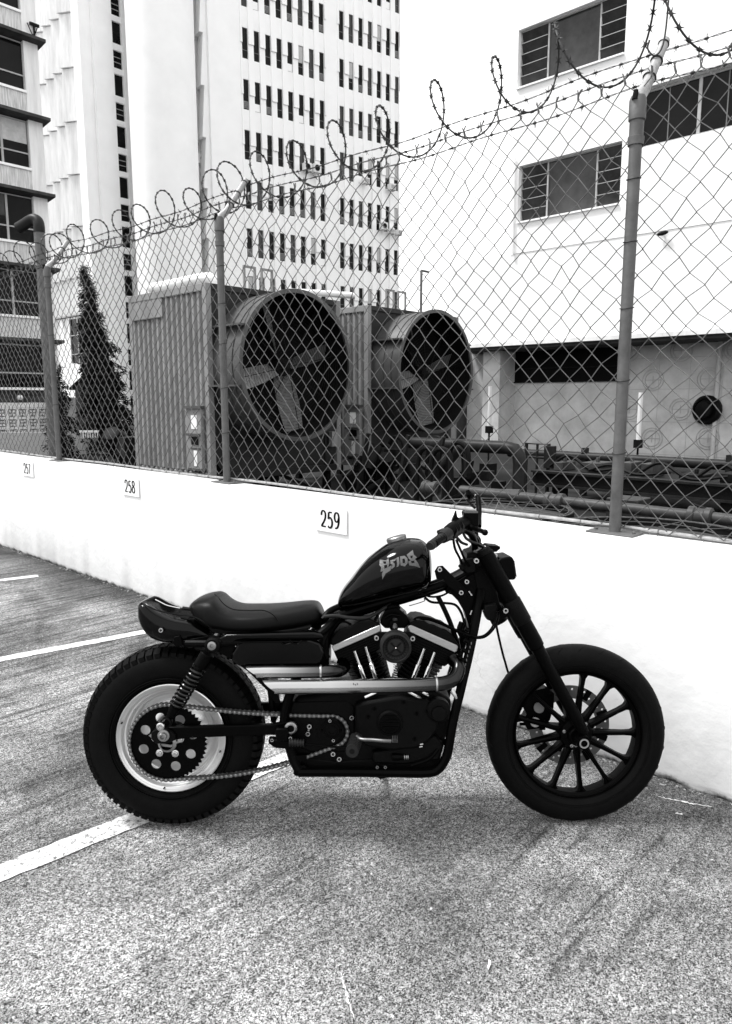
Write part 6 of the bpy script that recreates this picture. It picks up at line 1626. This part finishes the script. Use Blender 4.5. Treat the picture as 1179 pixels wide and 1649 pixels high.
# pushrod tubes (bright)
for (x0_, y0_, x1_, y1_) in ((571,1048,588,1096),(589,1041,606,1096),(683,1044,664,1096),(700,1050,683,1096)):
    A, B = q(x0_, y0_, .115), q(x1_, y1_, .115); m = MB(); d = B-A
    m.tube([A, A+d*.48, A+d*.5, A+d*.52, A+d*1.05], [.0058, .0058, .0085, .0085, .0085], 16); m.build('pushrod_tube', 'chrome', en)
for (x0_, y0_, x1_, y1_) in ((588,1123,606,1115),(657,1114,678,1125),(680,1115,690,1120)): tubeq('tappet_guide', [(x0_,y0_,.12),(x1_,y1_,.12)], .006, 'chrome', en, 10)
# bright notch between the barrels: added metal strips imitating the bright wall beyond
for i in range(7):
    y_ = 1070+i*3.7; tubeq('bright_gap_strip', [(633.5,y_,.085),(639+1.2*(i % 2),y_+1.8,.085)], .0017, 'alu', en, 5)
# hoses in front of the engine
for P, r_, w in (([(664,1000,.06),(672,994.5,.07),(685,994.5,.07),(705,1000,.07),(728,1011,.07),(745,1019,.08),(762,1025,.10),(778,1024,.11),(790,1014,.11),(798,998,.10),(800,985,.10)], .0036, 0), ([(662,1004,.05),(672,998,.06),(690,998,.06),(715,1007,.06),(742,1020,.07),(762,1027,.09),(780,1026,.10),(794,1014,.10),(801,1000,.09),(803,985,.09)], .0036, 0),
                 ([(684,962,.04),(695,969.5,.04),(715,971,.04),(733,974,.04),(743,987,.04),(748,1005,.05),(748,1018,.05)], .0045, 0), ([(705,960,.04),(715,980,.05),(724,1000,.05),(732,1022,.05),(737,1036,.05),(739,1060,.06)], .0085, 0),
                 ([(676,955,.05),(694,961,.05),(712,959,.05),(728,950,.05)], .0036, 0), ([(722,940,.05),(738,936,.05),(751,928,.05)], .0035, 0), ([(744,1002,.06),(740,1014,.06),(744,1024,.06)], .010, 0), ([(744,1045,.08),(739,1075,.09),(740,1100,.1)], .008, 0)):
    tubeq('hose', P, r_, 'satin', bike, 8)
tubeq('tank_tap_rod', [(659,975,.06),(663,974.5,.06),(683,968,.06),(683,964,.06)], .0016, 'satin', bike, 6)
# bottom of the front downtube clutter
for (x, y) in ((751,1030),(747,1045),(744,1060),(752,1012)): b_ = MB(); b_.tube([q(x-3,y,.11), q(x+3,y+4,.11)], .008, 8); b_.build('tube_clip', 'satin', bike)
tubeq('front_brake_line', [(797,995,.03),(802,1020,.0),(809,1050,-.02),(813,1064,-.04),(822,1090,-.08),(846,1120,-.08)], .0042, 'satin', bike, 8)
# frame number decal strip on the downtube
for i, (x, y) in enumerate(((759,1036),(757,1042),(755,1049),(753,1056),(751.5,1063),(750,1070),(748.5,1077))): b_ = MB(); p = q(x, y, .115); b_.box(p+V(-.0015,-.001,-.004), p+V(.0015,.001,.004)); b_.build('decal_mark', 'decal', bike, smooth=0)
# side stand on the far side, foot on the ground
gp = BMI @ (BA+BF*(q(618,1250,-.1).x)-BN0*.30); top = q(600, 1238, -.13)
b_ = MB(); b_.tube([V(top.x, .13, top.z), V(top.x+.02, .2, top.z*.6+gp.z*.4), gp+V(0,0,.012)], [.011, .010, .009], 12); ss = b_.build('side_stand', 'satin', bike)
b_ = MB(); b_.beam(gp+V(-.035,0,.006), gp+V(.035,0,.006), .03, .010); b_.build('stand_foot', 'satin', ss, bevel=.002)
plate_q('stand_spring_mount', [(608,1246),(622,1246),(624,1252),(612,1255),(606,1250)], -.10, .03, 'satin', bike)
for x in (532, 547, 596): tubeq('wire_end', [(x,1246,.13),(x+.3,1252,.13)], .0012, 'satin', bike, 4)
